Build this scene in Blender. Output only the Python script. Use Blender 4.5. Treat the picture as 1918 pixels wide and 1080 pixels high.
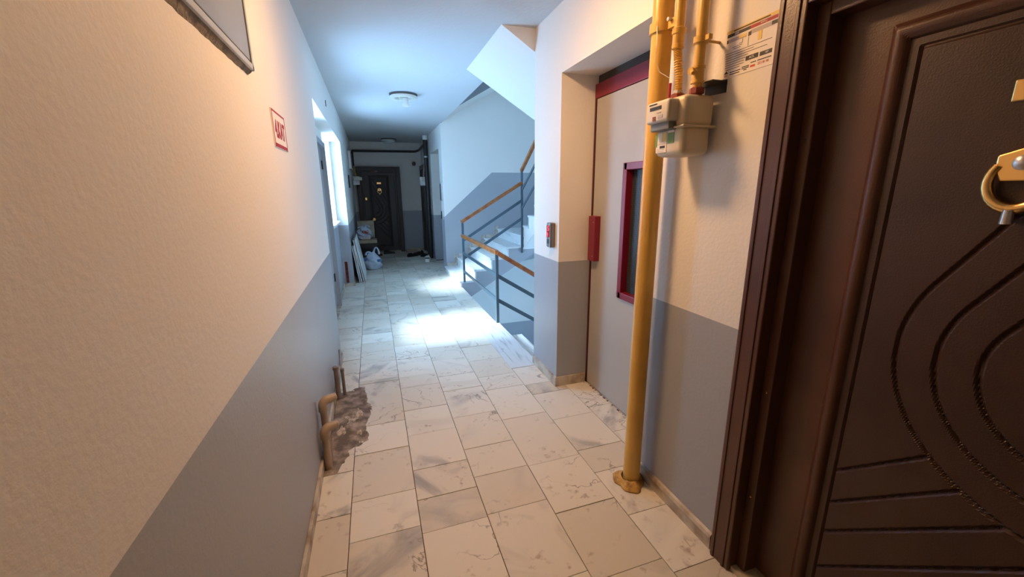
import bpy, bmesh, math, random
import numpy as np
from mathutils import Vector, Matrix
random.seed(7)
for o in list(bpy.data.objects):
    bpy.data.objects.remove(o, do_unlink=True)
SC = bpy.context.scene
COL = SC.collection

# ------------------------------------------------------------------ camera
CAM_H = 1.48
cd = bpy.data.cameras.new('camera')
cam = bpy.data.objects.new('camera', cd)
COL.objects.link(cam)
SC.camera = cam
YAW, PITCH, ROLL, FPX = 0.324, 0.2373, -0.0088, 759.42
cd.sensor_fit = 'HORIZONTAL'
cd.sensor_width = 36.0
cd.lens = FPX / 1918.0 * 36.0
cd.clip_start = 0.02
fw = Vector((math.sin(YAW) * math.cos(PITCH), math.cos(YAW) * math.cos(PITCH), -math.sin(PITCH)))
rt = Vector((math.cos(YAW), -math.sin(YAW), 0))
up = rt.cross(fw)
r2 = rt * math.cos(ROLL) + up * math.sin(ROLL)
u2 = -rt * math.sin(ROLL) + up * math.cos(ROLL)
M = Matrix((r2, u2, -fw)).transposed().to_4x4()
M.translation = Vector((0, 0, CAM_H))
cam.matrix_world = M

# ------------------------------------------------------------------ world, sun, exposure
W = bpy.data.worlds.new('sky')
SC.world = W
W.use_nodes = True
bg = W.node_tree.nodes['Background']
bg.inputs[0].default_value = (0.36, 0.64, 1.0, 1)
bg.inputs[1].default_value = 22.0
sd = bpy.data.lights.new('sun', 'SUN')
sd.energy = 18.0
sd.angle = math.radians(20)
sd.color = (0.72, 0.88, 1.0)
sun = bpy.data.objects.new('sun', sd)
COL.objects.link(sun)
SUN_EL = math.radians(38.5)
sun.rotation_euler = Vector((math.cos(SUN_EL), 0.06, -math.sin(SUN_EL))).to_track_quat('-Z', 'Y').to_euler()
sun.location = (-4, 5, 6)
SC.view_settings.view_transform = 'Standard'
SC.view_settings.look = 'None'
SC.view_settings.gamma = 1.0
SC.view_settings.use_curve_mapping = False
SC.view_settings.exposure = 0.38
LAMP = 128.0          # strength of the warm ceiling lamp's glass


def portal(loc, rot, sx, sy):
    l = bpy.data.lights.new('window_portal', 'AREA')
    l.shape = 'RECTANGLE'
    l.size, l.size_y = sx, sy
    l.cycles.is_portal = True
    o = bpy.data.objects.new('window_portal', l)
    o.location = loc
    o.rotation_euler = rot
    COL.objects.link(o)


# dimensions (metres): corridor runs along +Y, left wall XL, right wall XR
XL, XR, YF, ZC, DADO = -0.38, 1.238, 10.7, 2.63, 0.975
YS = 7.54            # wall behind the stair
YA, YB, YC = 3.10, 4.254, 6.137   # down flight YA..YB, well YB..YC, up flight YC..YS
W1 = (3.84, 4.66)    # windows of the left recess
W2 = (5.86, 6.78)
portal((-0.74, sum(W1) / 2, 1.40), (0, -math.pi / 2, 0), 1.60, 0.82)
portal((-0.74, sum(W2) / 2, 1.60), (0, -math.pi / 2, 0), 1.2, 0.92)
portal((3.98, 5.2, 2.0), (0, math.pi / 2, 0), 0.8, 0.9)
portal((3.98, 5.2, -0.8), (0, math.pi / 2, 0), 1.1, 1.3)

# ------------------------------------------------------------------ materials
MATS = {}


def mat(name, col, rough=0.6, metal=0.0, bump=0.0, bscale=80.0, var=0.0, vscale=3.0, spec=0.5,
        emit=None, emit_s=0.0, var_col=None, detail=4.0):
    if name in MATS:
        return MATS[name]
    m = bpy.data.materials.new(name)
    m.use_nodes = True
    nt = m.node_tree
    p = nt.nodes['Principled BSDF']
    p.inputs['Base Color'].default_value = (*col, 1)
    p.inputs['Roughness'].default_value = rough
    p.inputs['Metallic'].default_value = metal
    p.inputs['Specular IOR Level'].default_value = spec
    tc = nt.nodes.new('ShaderNodeTexCoord')
    if var > 0:
        n = nt.nodes.new('ShaderNodeTexNoise')
        n.inputs['Scale'].default_value = vscale
        n.inputs['Detail'].default_value = 5
        nt.links.new(tc.outputs['Object'], n.inputs['Vector'])
        mx = nt.nodes.new('ShaderNodeMix')
        mx.data_type = 'RGBA'
        c2 = var_col if var_col else tuple(c * (1 - var) for c in col)
        mx.inputs['A'].default_value = (*col, 1)
        mx.inputs['B'].default_value = (*c2, 1)
        rp = nt.nodes.new('ShaderNodeMapRange')
        rp.inputs['From Min'].default_value = 0.42
        rp.inputs['From Max'].default_value = 0.68
        nt.links.new(n.outputs['Fac'], rp.inputs['Value'])
        nt.links.new(rp.outputs['Result'], mx.inputs['Factor'])
        nt.links.new(mx.outputs['Result'], p.inputs['Base Color'])
    if bump > 0:
        n = nt.nodes.new('ShaderNodeTexNoise')
        n.inputs['Scale'].default_value = bscale
        n.inputs['Detail'].default_value = detail
        nt.links.new(tc.outputs['Object'], n.inputs['Vector'])
        b = nt.nodes.new('ShaderNodeBump')
        b.inputs['Strength'].default_value = bump
        b.inputs['Distance'].default_value = 0.01
        nt.links.new(n.outputs['Fac'], b.inputs['Height'])
        nt.links.new(b.outputs['Normal'], p.inputs['Normal'])
    if emit:
        p.inputs['Emission Color'].default_value = (*emit, 1)
        p.inputs['Emission Strength'].default_value = emit_s
    MATS[name] = m
    return m


def marble(name, base, warm, vein, stain_amt=0.5, streak=False, rough=0.32):
    m = bpy.data.materials.new(name)
    m.use_nodes = True
    nt = m.node_tree
    N, L = nt.nodes.new, nt.links.new
    p = nt.nodes['Principled BSDF']
    p.inputs['Roughness'].default_value = rough
    tc = N('ShaderNodeTexCoord')
    oi = N('ShaderNodeObjectInfo')
    ml = N('ShaderNodeMath'); ml.operation = 'MULTIPLY'; ml.inputs[1].default_value = 57.0
    L(oi.outputs['Random'], ml.inputs[0])
    cb = N('ShaderNodeCombineXYZ')
    L(ml.outputs[0], cb.inputs['X']); L(ml.outputs[0], cb.inputs['Z'])
    ad = N('ShaderNodeVectorMath'); ad.operation = 'ADD'
    L(tc.outputs['Object'], ad.inputs[0]); L(cb.outputs[0], ad.inputs[1])
    # rotate the grain by a random angle for each slab
    vr = N('ShaderNodeVectorRotate'); vr.rotation_type = 'Z_AXIS'
    L(tc.outputs['Object'], vr.inputs['Vector'])
    if not streak:
        L(ml.outputs[0], vr.inputs['Angle'])
    ad2 = N('ShaderNodeVectorMath'); ad2.operation = 'ADD'
    L(vr.outputs[0], ad2.inputs[0]); L(cb.outputs[0], ad2.inputs[1])
    mp = N('ShaderNodeMapping')
    mp.inputs['Scale'].default_value = (9.0, 0.7, 3.0) if streak else (1.6, 0.8, 1.0)
    L(ad2.outputs[0], mp.inputs['Vector'])
    n1 = N('ShaderNodeTexNoise')
    n1.inputs['Scale'].default_value = 3.0 if not streak else 4.0
    n1.inputs['Detail'].default_value = 7
    n1.inputs['Distortion'].default_value = 1.3 if not streak else 0.35
    L(mp.outputs[0], n1.inputs['Vector'])
    # clouds
    r1 = N('ShaderNodeMapRange'); r1.inputs['From Min'].default_value = 0.48; r1.inputs['From Max'].default_value = 0.74
    r1.interpolation_type = 'SMOOTHSTEP'
    L(n1.outputs['Fac'], r1.inputs['Value'])
    rnd = N('ShaderNodeMath'); rnd.operation = 'FRACT'
    m2 = N('ShaderNodeMath'); m2.operation = 'MULTIPLY'; m2.inputs[1].default_value = 13.7
    L(oi.outputs['Random'], m2.inputs[0]); L(m2.outputs[0], rnd.inputs[0])
    pw = N('ShaderNodeMath'); pw.operation = 'POWER'; pw.inputs[1].default_value = 1.15 if not streak else 0.3
    L(rnd.outputs[0], pw.inputs[0])
    mm = N('ShaderNodeMath'); mm.operation = 'MULTIPLY'
    L(r1.outputs[0], mm.inputs[0]); L(pw.outputs[0], mm.inputs[1])
    mx0 = N('ShaderNodeMix'); mx0.data_type = 'RGBA'
    mx0.inputs['A'].default_value = (*base, 1); mx0.inputs['B'].default_value = (*warm, 1)
    L(oi.outputs['Random'], mx0.inputs['Factor'])
    mx1 = N('ShaderNodeMix'); mx1.data_type = 'RGBA'
    mx1.inputs['B'].default_value = (*vein, 1)
    L(mx0.outputs['Result'], mx1.inputs['A']); L(mm.outputs[0], mx1.inputs['Factor'])
    out = mx1
    if not streak:
        # thin crack-like veins
        n2 = N('ShaderNodeTexNoise'); n2.inputs['Scale'].default_value = 4.2; n2.inputs['Detail'].default_value = 5
        n2.inputs['Distortion'].default_value = 0.8
        L(ad.outputs[0], n2.inputs['Vector'])
        s = N('ShaderNodeMath'); s.operation = 'SUBTRACT'; s.inputs[1].default_value = 0.5
        L(n2.outputs['Fac'], s.inputs[0])
        a = N('ShaderNodeMath'); a.operation = 'ABSOLUTE'; L(s.outputs[0], a.inputs[0])
        r2_ = N('ShaderNodeMapRange'); r2_.inputs['From Min'].default_value = 0.0; r2_.inputs['From Max'].default_value = 0.012
        r2_.inputs['To Min'].default_value = 1.0; r2_.inputs['To Max'].default_value = 0.0
        L(a.outputs[0], r2_.inputs['Value'])
        n3 = N('ShaderNodeTexNoise'); n3.inputs['Scale'].default_value = 2.2
        L(ad.outputs[0], n3.inputs['Vector'])
        r3 = N('ShaderNodeMapRange'); r3.inputs['From Min'].default_value = 0.52; r3.inputs['From Max'].default_value = 0.62
        r3.inputs['To Max'].default_value = 0.85
        L(n3.outputs['Fac'], r3.inputs['Value'])
        mv = N('ShaderNodeMath'); mv.operation = 'MULTIPLY'
        L(r2_.outputs[0], mv.inputs[0]); L(r3.outputs[0], mv.inputs[1])
        mx2 = N('ShaderNodeMix'); mx2.data_type = 'RGBA'
        mx2.inputs['B'].default_value = (0.16, 0.115, 0.08, 1)
        L(mx1.outputs['Result'], mx2.inputs['A']); L(mv.outputs[0], mx2.inputs['Factor'])
        # brown spots of dirt
        n4 = N('ShaderNodeTexNoise'); n4.inputs['Scale'].default_value = 26; n4.inputs['Detail'].default_value = 6
        L(ad.outputs[0], n4.inputs['Vector'])
        r4 = N('ShaderNodeMapRange'); r4.inputs['From Min'].default_value = 0.575; r4.inputs['From Max'].default_value = 0.75
        r4.inputs['To Max'].default_value = stain_amt
        L(n4.outputs['Fac'], r4.inputs['Value'])
        n6 = N('ShaderNodeTexNoise'); n6.inputs['Scale'].default_value = 5.0
        L(ad2.outputs[0], n6.inputs['Vector'])
        r6 = N('ShaderNodeMapRange'); r6.inputs['From Min'].default_value = 0.5; r6.inputs['From Max'].default_value = 0.62
        L(n6.outputs['Fac'], r6.inputs['Value'])
        m6 = N('ShaderNodeMath'); m6.operation = 'MULTIPLY'
        L(r4.outputs[0], m6.inputs[0]); L(r6.outputs[0], m6.inputs[1])
        mx3 = N('ShaderNodeMix'); mx3.data_type = 'RGBA'
        mx3.inputs['B'].default_value = (0.24, 0.15, 0.09, 1)
        L(mx2.outputs['Result'], mx3.inputs['A']); L(m6.outputs[0], mx3.inputs['Factor'])
        out = mx3
    L(out.outputs['Result'], p.inputs['Base Color'])
    n5 = N('ShaderNodeTexNoise'); n5.inputs['Scale'].default_value = 9
    L(tc.outputs['Object'], n5.inputs['Vector'])
    r5 = N('ShaderNodeMapRange'); r5.inputs['To Min'].default_value = rough - 0.08; r5.inputs['To Max'].default_value = rough + 0.16
    L(n5.outputs['Fac'], r5.inputs['Value']); L(r5.outputs[0], p.inputs['Roughness'])
    MATS[name] = m
    return m


def glass_mat(name, tint, gloss=0.1, alpha=0.0):
    m = bpy.data.materials.new(name)
    m.use_nodes = True
    nt = m.node_tree
    nt.nodes.remove(nt.nodes['Principled BSDF'])
    t = nt.nodes.new('ShaderNodeBsdfTransparent'); t.inputs[0].default_value = (*tint, 1)
    g = nt.nodes.new('ShaderNodeBsdfGlossy'); g.inputs['Roughness'].default_value = 0.03
    mx = nt.nodes.new('ShaderNodeMixShader'); mx.inputs[0].default_value = gloss
    nt.links.new(t.outputs[0], mx.inputs[1]); nt.links.new(g.outputs[0], mx.inputs[2])
    nt.links.new(mx.outputs[0], nt.nodes['Material Output'].inputs['Surface'])
    MATS[name] = m
    return m


WHITE = mat('wall_white_paint', (0.77, 0.735, 0.685), 0.62, bump=0.16, bscale=70, detail=6)
GREY = mat('wall_grey_paint', (0.35, 0.36, 0.385), 0.42, bump=0.10, bscale=70, detail=6)
CEIL = mat('ceiling_paint', (0.55, 0.56, 0.57), 0.8, bump=0.15, bscale=40)
TILE = marble('marble_tile', (0.76, 0.72, 0.63), (0.62, 0.56, 0.46), (0.27, 0.26, 0.25), 0.8)
STRIP = marble('streaked_marble', (0.66, 0.69, 0.70), (0.62, 0.65, 0.66), (0.10, 0.125, 0.145), streak=True, rough=0.28)
STEP = marble('step_marble', (0.72, 0.73, 0.72), (0.68, 0.69, 0.68), (0.47, 0.5, 0.52), streak=True, rough=0.3)
GROUT = mat('grout', (0.10, 0.08, 0.06), 0.9, var=0.5, vscale=9)
SKIRT = mat('skirting_marble', (0.56, 0.50, 0.41), 0.45, var=0.6, vscale=9, var_col=(0.24, 0.16, 0.1))
YELLOW = mat('yellow_gas_paint', (0.72, 0.44, 0.10), 0.3, bump=0.05, bscale=30, var=0.25, vscale=6, var_col=(0.64, 0.37, 0.075))
DOORB = mat('dark_brown_door', (0.050, 0.020, 0.0115), 0.40, bump=0.12, bscale=260, var=0.3, vscale=4)  # leaf field darker than its border: partly own tone, partly lighting put in colour
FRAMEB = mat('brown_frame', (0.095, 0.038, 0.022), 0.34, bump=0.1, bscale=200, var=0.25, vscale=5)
BLACKB = mat('black_door', (0.040, 0.034, 0.032), 0.5, spec=.4)
BLACKF = mat('black_frame', (0.030, 0.024, 0.020), 0.42)
BRASS = mat('brass', (0.83, 0.56, 0.22), 0.25, metal=1.0)
RED = mat('red_metal', (0.20, 0.006, 0.022), 0.35)
ELEV = mat('elevator_grey', (0.44, 0.415, 0.375), 0.45, bump=0.03, bscale=60, var=0.12, vscale=2)
DARK = mat('dark_gap', (0.02, 0.018, 0.016), 0.8)
CHAR = mat('gap_shade', (0.055, 0.045, 0.038), 0.9, bump=0.5, bscale=40)
STEEL = mat('steel', (0.55, 0.55, 0.56), 0.35, metal=0.9)
RAILM = mat('rail_bluegrey_paint', (0.075, 0.115, 0.145), 0.35, metal=0.2)
WOOD = mat('varnished_wood', (0.42, 0.15, 0.045), 0.3, var=0.5, vscale=14, var_col=(0.25, 0.075, 0.02))
METER = mat('meter_beige', (0.66, 0.57, 0.42), 0.4)
METERG = mat('meter_grey', (0.20, 0.20, 0.20), 0.5)
METERH = mat('meter_head_plastic', (0.62, 0.57, 0.48), 0.45)
PVC = mat('beige_pvc', (0.40, 0.32, 0.25), 0.4, var=0.2, vscale=12)
PVCG = mat('grey_pvc', (0.23, 0.19, 0.17), 0.45, var=0.3, vscale=14)
RUST = mat('rusty_red', (0.25, 0.05, 0.03), 0.6, var=0.5, vscale=30)
BLACKM = mat('black_metal', (0.02, 0.018, 0.018), 0.4)
WHITEP = mat('white_plastic', (0.78, 0.77, 0.74), 0.4)
PAPER = mat('paper', (0.80, 0.74, 0.68), 0.7)
INKB = mat('print_black', (0.02, 0.018, 0.018), 0.6)
INKR = mat('print_red', (0.36, 0.015, 0.02), 0.6)
INKRB = mat('print_bright_red', (0.62, 0.05, 0.03), 0.6)
INKY = mat('print_yellow', (0.75, 0.52, 0.12), 0.6)
INKG = mat('print_grey', (0.42, 0.36, 0.36), 0.6)
GREEN = mat('print_green', (0.16, 0.28, 0.04), 0.6)
PANELG = mat('cabinet_grey', (0.27, 0.30, 0.34), 0.4, var=0.12, vscale=3)
PANELF = mat('cabinet_frame', (0.42, 0.45, 0.48), 0.4)
PLASTER = mat('rough_plaster', (0.30, 0.24, 0.18), 0.9, bump=0.8, bscale=60, var=0.4, vscale=20)
MORTAR = mat('mortar', (0.15, 0.12, 0.10), 0.95, bump=0.55, bscale=60, var=0.6, vscale=11, var_col=(0.46, 0.39, 0.33), detail=8)
BRICK = mat('red_brick', (0.33, 0.07, 0.04), 0.85, bump=0.5, bscale=60, var=0.4, vscale=20)
DOORG = mat('grey_door', (0.30, 0.30, 0.31), 0.5)
GLASS = glass_mat('window_glass', (0.95, 0.98, 1.0), 0.06)
WIREG = mat('wired_glass', (0.035, 0.042, 0.046), 0.2, spec=0.6)
BAG = mat('carrier_bag', (0.52, 0.58, 0.66), 0.3, bump=0.5, bscale=25, var=0.3, vscale=9, var_col=(0.35, 0.42, 0.52))
BAGP = mat('carrier_bag_peach', (0.62, 0.48, 0.42), 0.35, bump=0.4, bscale=25)
BLUE = mat('blue_plastic', (0.04, 0.12, 0.30), 0.4)
CHAIR = mat('beige_vinyl', (0.36, 0.30, 0.20), 0.55, var=0.25, vscale=10)
SASH = mat('white_sash', (0.70, 0.70, 0.68), 0.5, var=0.15, vscale=12)
SHOE = mat('black_shoe', (0.018, 0.018, 0.02), 0.5)
SHOER = mat('red_shoe', (0.14, 0.02, 0.015), 0.6)
CARD = mat('cardboard', (0.33, 0.25, 0.17), 0.8)
LAMPW = mat('lamp_enamel', (0.70, 0.68, 0.60), 0.4)
LAMPG = mat('lamp_glass', (0.62, 0.66, 0.66), 0.15)
WARM = mat('lit_lamp_glass', (0.9, 0.8, 0.6), 0.4, emit=(1.0, 0.56, 0.25), emit_s=LAMP)
LED = mat('red_led', (0.3, 0.0, 0.0), 0.4, emit=(1.0, 0.03, 0.04), emit_s=3.0)

# ------------------------------------------------------------------ helpers
ORG = {}


def make(name, verts, faces, m, parent=None, mats=None, mi=None, smooth=False, origin=None):
    """one mesh object; verts in world metres"""
    v = np.array(verts, float)
    if origin is None:
        lo, hi = v.min(0), v.max(0)
        origin = np.array([(lo[0] + hi[0]) / 2, (lo[1] + hi[1]) / 2, lo[2]])
    origin = np.array(origin, float)
    me = bpy.data.meshes.new(name)
    me.from_pydata([tuple(x) for x in (v - origin)], [], faces)
    for x in (mats or [m]):
        me.materials.append(x)
    if mi is not None:
        me.polygons.foreach_set('material_index', mi)
    if smooth:
        me.polygons.foreach_set('use_smooth', [True] * len(me.polygons))
    me.update()
    o = bpy.data.objects.new(name, me)
    COL.objects.link(o)
    ORG[o] = origin
    if parent is not None:
        o.parent = parent
        o.location = origin - ORG[parent]
    else:
        o.location = origin
    return o


def empty(name, loc):
    o = bpy.data.objects.new(name, None)
    o.empty_display_size = 0.05
    COL.objects.link(o)
    o.location = loc
    ORG[o] = np.array(loc, float)
    return o


def tag(o, label=None, cat=None, group=None, kind=None):
    if label: o['label'] = label
    if cat: o['category'] = cat
    if group: o['group'] = group
    if kind: o['kind'] = kind
    return o


class MB:
    """collects shapes for one mesh"""
    def __init__(s):
        s.v, s.f, s.m = [], [], []

    def add(s, v, f, mi=0):
        n = len(s.v)
        s.v += [tuple(x) for x in v]
        s.f += [tuple(i + n for i in q) for q in f]
        s.m += [mi] * len(f)
        return s

    def box(s, x0, x1, y0, y1, z0, z1, mi=0):
        v = [(x, y, z) for z in (z0, z1) for y in (y0, y1) for x in (x0, x1)]
        return s.add(v, [(0, 2, 3, 1), (4, 5, 7, 6), (0, 1, 5, 4), (2, 6, 7, 3), (0, 4, 6, 2), (1, 3, 7, 5)], mi)

    def prism(s, poly, axis, a, b, mi=0):
        """poly: 2-D points in the two other axes (x,y,z order) extruded along axis"""
        def P(p, t):
            q = list(p); q.insert('xyz'.index(axis), t); return q
        n = len(poly)
        v = [P(p, a) for p in poly] + [P(p, b) for p in poly]
        f = [tuple(range(n))[::-1], tuple(range(n, 2 * n))]
        f += [(i, (i + 1) % n, n + (i + 1) % n, n + i) for i in range(n)]
        return s.add(v, f, mi)

    def tube(s, pts, r, n=14, cap=True, mi=0):
        pts = [Vector(p) for p in pts]
        rs = r if isinstance(r, (list, tuple)) else [r] * len(pts)
        rings = []
        prev = None
        for i, p in enumerate(pts):
            d = (pts[min(i + 1, len(pts) - 1)] - pts[max(i - 1, 0)]).normalized()
            if prev is None:
                a = d.cross(Vector((0, 0, 1)))
                if a.length < 1e-3: a = d.cross(Vector((1, 0, 0)))
                a.normalize()
            else:
                a = prev - d * prev.dot(d)
                if a.length < 1e-4: a = d.orthogonal()
                a.normalize()
            prev = a
            b = d.cross(a)
            rings.append([p + (a * math.cos(t) + b * math.sin(t)) * rs[i] for t in [2 * math.pi * k / n for k in range(n)]])
        v = [q for ring in rings for q in ring]
        f = []
        for i in range(len(rings) - 1):
            for k in range(n):
                f.append((i * n + k, i * n + (k + 1) % n, (i + 1) * n + (k + 1) % n, (i + 1) * n + k))
        if cap:
            f.append(tuple(range(n))[::-1])
            f.append(tuple(range((len(rings) - 1) * n, len(rings) * n)))
        return s.add(v, f, mi)

    def lathe(s, c, prof, n=24, mi=0, axis=(0, 0, 1), cap=True):
        """prof: (radius, height along axis)"""
        ax = Vector(axis).normalized()
        a = ax.orthogonal().normalized(); b = ax.cross(a)
        c = Vector(c)
        v = []
        for r, h in prof:
            for k in range(n):
                t = 2 * math.pi * k / n
                v.append(c + ax * h + (a * math.cos(t) + b * math.sin(t)) * r)
        f = []
        for i in range(len(prof) - 1):
            for k in range(n):
                f.append((i * n + k, i * n + (k + 1) % n, (i + 1) * n + (k + 1) % n, (i + 1) * n + k))
        if cap:
            f.append(tuple(range(n))[::-1]); f.append(tuple(range((len(prof) - 1) * n, len(prof) * n)))
        return s.add(v, f, mi)

    def build(s, name, m, parent=None, smooth=False, bevel=0.0, origin=None, seg=2):
        ms = m if isinstance(m, list) else [m]
        o = make(name, s.v, s.f, None, parent, ms, s.m, smooth, origin)
        bm = bmesh.new(); bm.from_mesh(o.data)
        bmesh.ops.recalc_face_normals(bm, faces=bm.faces)
        if bevel:
            es = [e for e in bm.edges if len(e.link_faces) == 2 and e.calc_face_angle(0) > 0.6]
            bmesh.ops.bevel(bm, geom=es, offset=bevel, segments=seg, affect='EDGES', profile=0.5)
        bm.to_mesh(o.data); bm.free()
        if smooth:
            o.data.polygons.foreach_set('use_smooth', [True] * len(o.data.polygons))
            try:
                o.data.set_sharp_from_angle(angle=math.radians(40))
            except Exception:
                pass
        return o


def box(name, x0, x1, y0, y1, z0, z1, m, parent=None, bevel=0.0):
    return MB().box(x0, x1, y0, y1, z0, z1).build(name, m, parent, bevel=bevel)


def arc(c, r, a0, a1, n, plane='yz', third=0.0):
    out = []
    for i in range(n + 1):
        a = math.radians(a0 + (a1 - a0) * i / n)
        u, w = c[0] + r * math.cos(a), c[1] + r * math.sin(a)
        out.append((third, u, w) if plane == 'yz' else ((u, third, w) if plane == 'xz' else (u, w, third)))
    return out


def wall(name, boxes, dado, extra=None):
    """a painted wall built of blocks, grey below the dado line and white above"""
    mb = MB()
    for (x0, x1, y0, y1, z0, z1) in boxes:
        if dado is not None and z0 < dado < z1:
            mb.box(x0, x1, y0, y1, z0, dado, 1); mb.box(x0, x1, y0, y1, dado, z1, 0)
        else:
            mb.box(x0, x1, y0, y1, z0, z1, 1 if (dado is not None and z1 <= dado) else 0)
    if extra: extra(mb)
    o = mb.build(name, [WHITE, GREY])
    return tag(o, kind='structure')


def text_mesh(name, body, size, m, parent, origin, xdir, zdir, extrude=0.0006, width=None, align='CENTER', bold=0.0):
    cu = bpy.data.curves.new(name, 'FONT')
    cu.body = body; cu.size = size; cu.align_x = align; cu.align_y = 'CENTER'; cu.extrude = extrude; cu.offset = bold
    t = bpy.data.objects.new(name + '_src', cu)
    COL.objects.link(t)
    bpy.context.view_layer.update()
    me = bpy.data.meshes.new_from_object(t.evaluated_get(bpy.context.evaluated_depsgraph_get()))
    bpy.data.objects.remove(t, do_unlink=True)
    xd, zd = Vector(xdir).normalized(), Vector(zdir).normalized()
    nd = xd.cross(zd)
    vs = [Vector(v.co) for v in me.vertices]
    sx = 1.0
    if width:
        w = max(v.x for v in vs) - min(v.x for v in vs)
        sx = width / w
    V = [Vector(origin) + xd * (v.x * sx) + zd * v.y + nd * v.z for v in vs]
    F = [tuple(p.vertices) for p in me.polygons]
    bpy.data.meshes.remove(me)
    return make(name, V, F, m, parent)


# ------------------------------------------------------------------ the setting: walls
X0 = -0.76           # outer face of the recess back wall
XB = -0.53           # recess back wall
RS, RE = 3.78, 6.88  # recess along Y
ZR = 2.20            # recess head
ZT = 2.90
bx = [(-1.0, XL, -1.6, RS, -0.3, ZT), (-1.0, XL, RS, RE, ZR, ZT), (-1.0, XL, RE + 0.12, YF + 0.2, -0.3, ZT)]
bx += [(X0, XB, RS, W1[0], -0.3, ZR), (X0, XB, W1[0], W1[1], -0.3, 0.60), (X0, XB, W1[1], 4.84, -0.3, ZR),
       (X0, XB, 4.84, 5.72, 2.06, ZR), (X0, XB, 5.72, W2[0], -0.3, ZR), (X0, XB, W2[0], W2[1], -0.3, 1.02),
       (X0, XB, W2[1], RE + 0.12, -0.3, ZR), (X0, XB, 4.84, 5.72, -0.3, 0.0)]
# pier at the far end of the recess, with a broken hole low down
bx += [(-0.53, XL, RE, RE + 0.12, 0.40, ZR), (-0.53, -0.495, RE, RE + 0.12, -0.3, 0.40), (-0.452, XL, RE, RE + 0.12, -0.3, 0.40),
       (-0.495, -0.452, RE, RE + 0.12, -0.3, 0.05), (-1.0, XL, RE, RE + 0.12, ZR, ZT)]
wl = wall('wall_left', bx, DADO)
for i, (z0, z1) in enumerate(((0.055, 0.12), (0.13, 0.19), (0.20, 0.26), (0.27, 0.33), (0.34, 0.395))):
    box('brick', -0.494, -0.453, RE + 0.03 + 0.01 * (i % 2), RE + 0.10, z0, z1, BRICK, wl)

NX = 1.492           # elevator door plane
bx = [(XR, 1.9, -1.6, -0.04, -0.3, ZT), (XR, 1.9, -0.04, 1.05, 2.06, ZT), (XR, 1.9, 1.05, 1.60, -0.3, ZT),
      (XR, 1.9, 1.60, 2.63, 2.22, ZT), (1.60, 1.9, 1.60, 2.63, -0.3, 2.22), (1.45, 1.9, -0.04, 1.05, -0.3, 2.06),
      (XR, 1.9, 2.63, YA, -0.3, ZT)]
wall('wall_right', bx, DADO)
F0, F1 = 7.88, 8.98
bx = [(XR, 1.7, YS + .2, F0, -0.3, ZT), (XR, 1.7, F0, F1, 2.24, ZT), (1.5, 1.7, F0, F1, -0.3, 2.24), (XR, 1.7, F1, YF + 0.2, -0.3, ZT)]
wall('wall_right_far', bx, DADO)
wall('wall_far', [(-1.0, 1.7, YF, YF + 0.2, -0.3, ZT)], DADO + 0.03)
wall('wall_back', [(-1.0, 1.9, -1.8, -1.6, -0.3, ZT)], DADO)

# stairwell walls
XE = 3.9
ZTOP = 5.6
mb = MB()
k = 0.86
x2, zl = 2.155, 1.805   # where the dado turns level above the landing
mb.prism([(XR, 1.017), (x2, zl), (XE + .2, zl), (XE + .2, ZTOP), (XR, ZTOP)], 'y', YS, YS + 0.2, 0)
mb.prism([(XR, -0.12), (XE + .2, 0.3), (XE + .2, zl), (x2, zl), (XR, 1.017)], 'y', YS, YS + 0.2, 1)
mb.prism([(XR, -1.16), (XE + .2, -1.16), (XE + .2, 0.3), (XR, -0.12)], 'y', YS, YS + 0.2, 0)
mb.prism([(XR, -3.0), (XE + .2, -3.0), (XE + .2, -1.16), (XR, -1.16)], 'y', YS, YS + 0.2, 1)
tag(mb.build('wall_stair', [WHITE, GREY]), kind='structure')
wall('wall_stair_near', [(1.9, XE + .2, YA - .2, YA, -3.0, ZTOP), (XR, 1.9, YA - .2, YA, -3.0, -0.3), (XR, 1.9, YA - .2, YA, ZT, ZTOP)], None)
wall('wall_stair_side', [(XE, XE + .2, YA, YS, -3.0, -1.35), (XE, XE + .2, YA, 4.55, -1.35, -.25), (XE, XE + .2, 5.85, YS, -1.35, -.25), (XE, XE + .2, YA, YS, -.25, 1.6), (XE, XE + .2, YA, 4.75, 1.6, 2.4), (XE, XE + .2, 5.65, YS, 1.6, 2.4),
                         (XE, XE + .2, YA, YS, 2.4, ZTOP)], None)
wall('wall_stair_light_stop', [(1.06, 1.26, YA - .2, YS + .2, 2.85, ZTOP)], None)  # unseen closing wall, added against light leaks where the upper corridor opens
wall('wall_stair_below', [(0.9, 1.24, YA - .2, YS + .2, -3.0, -0.25)], None)
tag(box('ceiling_stairwell', 1.06, XE + .2, YA - .2, YS + .2, ZTOP, ZTOP + .15, CEIL), kind='structure')
tag(box('floor_lower', 0.9, XE + .2, YA - .2, YS + .2, -3.1, -2.98, STEP), kind='structure')
for nm, zb, ya, yb, hh in (('window_3', 1.6, 4.75, 5.65, .8), ('window_4', -1.35, 4.55, 5.85, 1.1)):
    w3 = tag(empty(nm, (XE, 5.2, zb)), kind='structure')
    mb = MB()
    for (y0, y1, z0, z1) in ((ya, ya + .06, 0, hh), (yb - .06, yb, 0, hh), (ya, yb, 0, .06), (ya, yb, hh - .06, hh), (5.17, 5.23, 0, hh)):
        mb.box(XE + .08, XE + .13, y0, y1, zb + z0, zb + z1)
    mb.build('window_frame', WHITEP, w3)
    for y0, y1 in ((ya + .06, 5.17), (5.23, yb - .06)):
        box('pane', XE + .10, XE + .106, y0, y1, zb + .06, zb + hh - .06, GLASS, w3)

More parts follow.
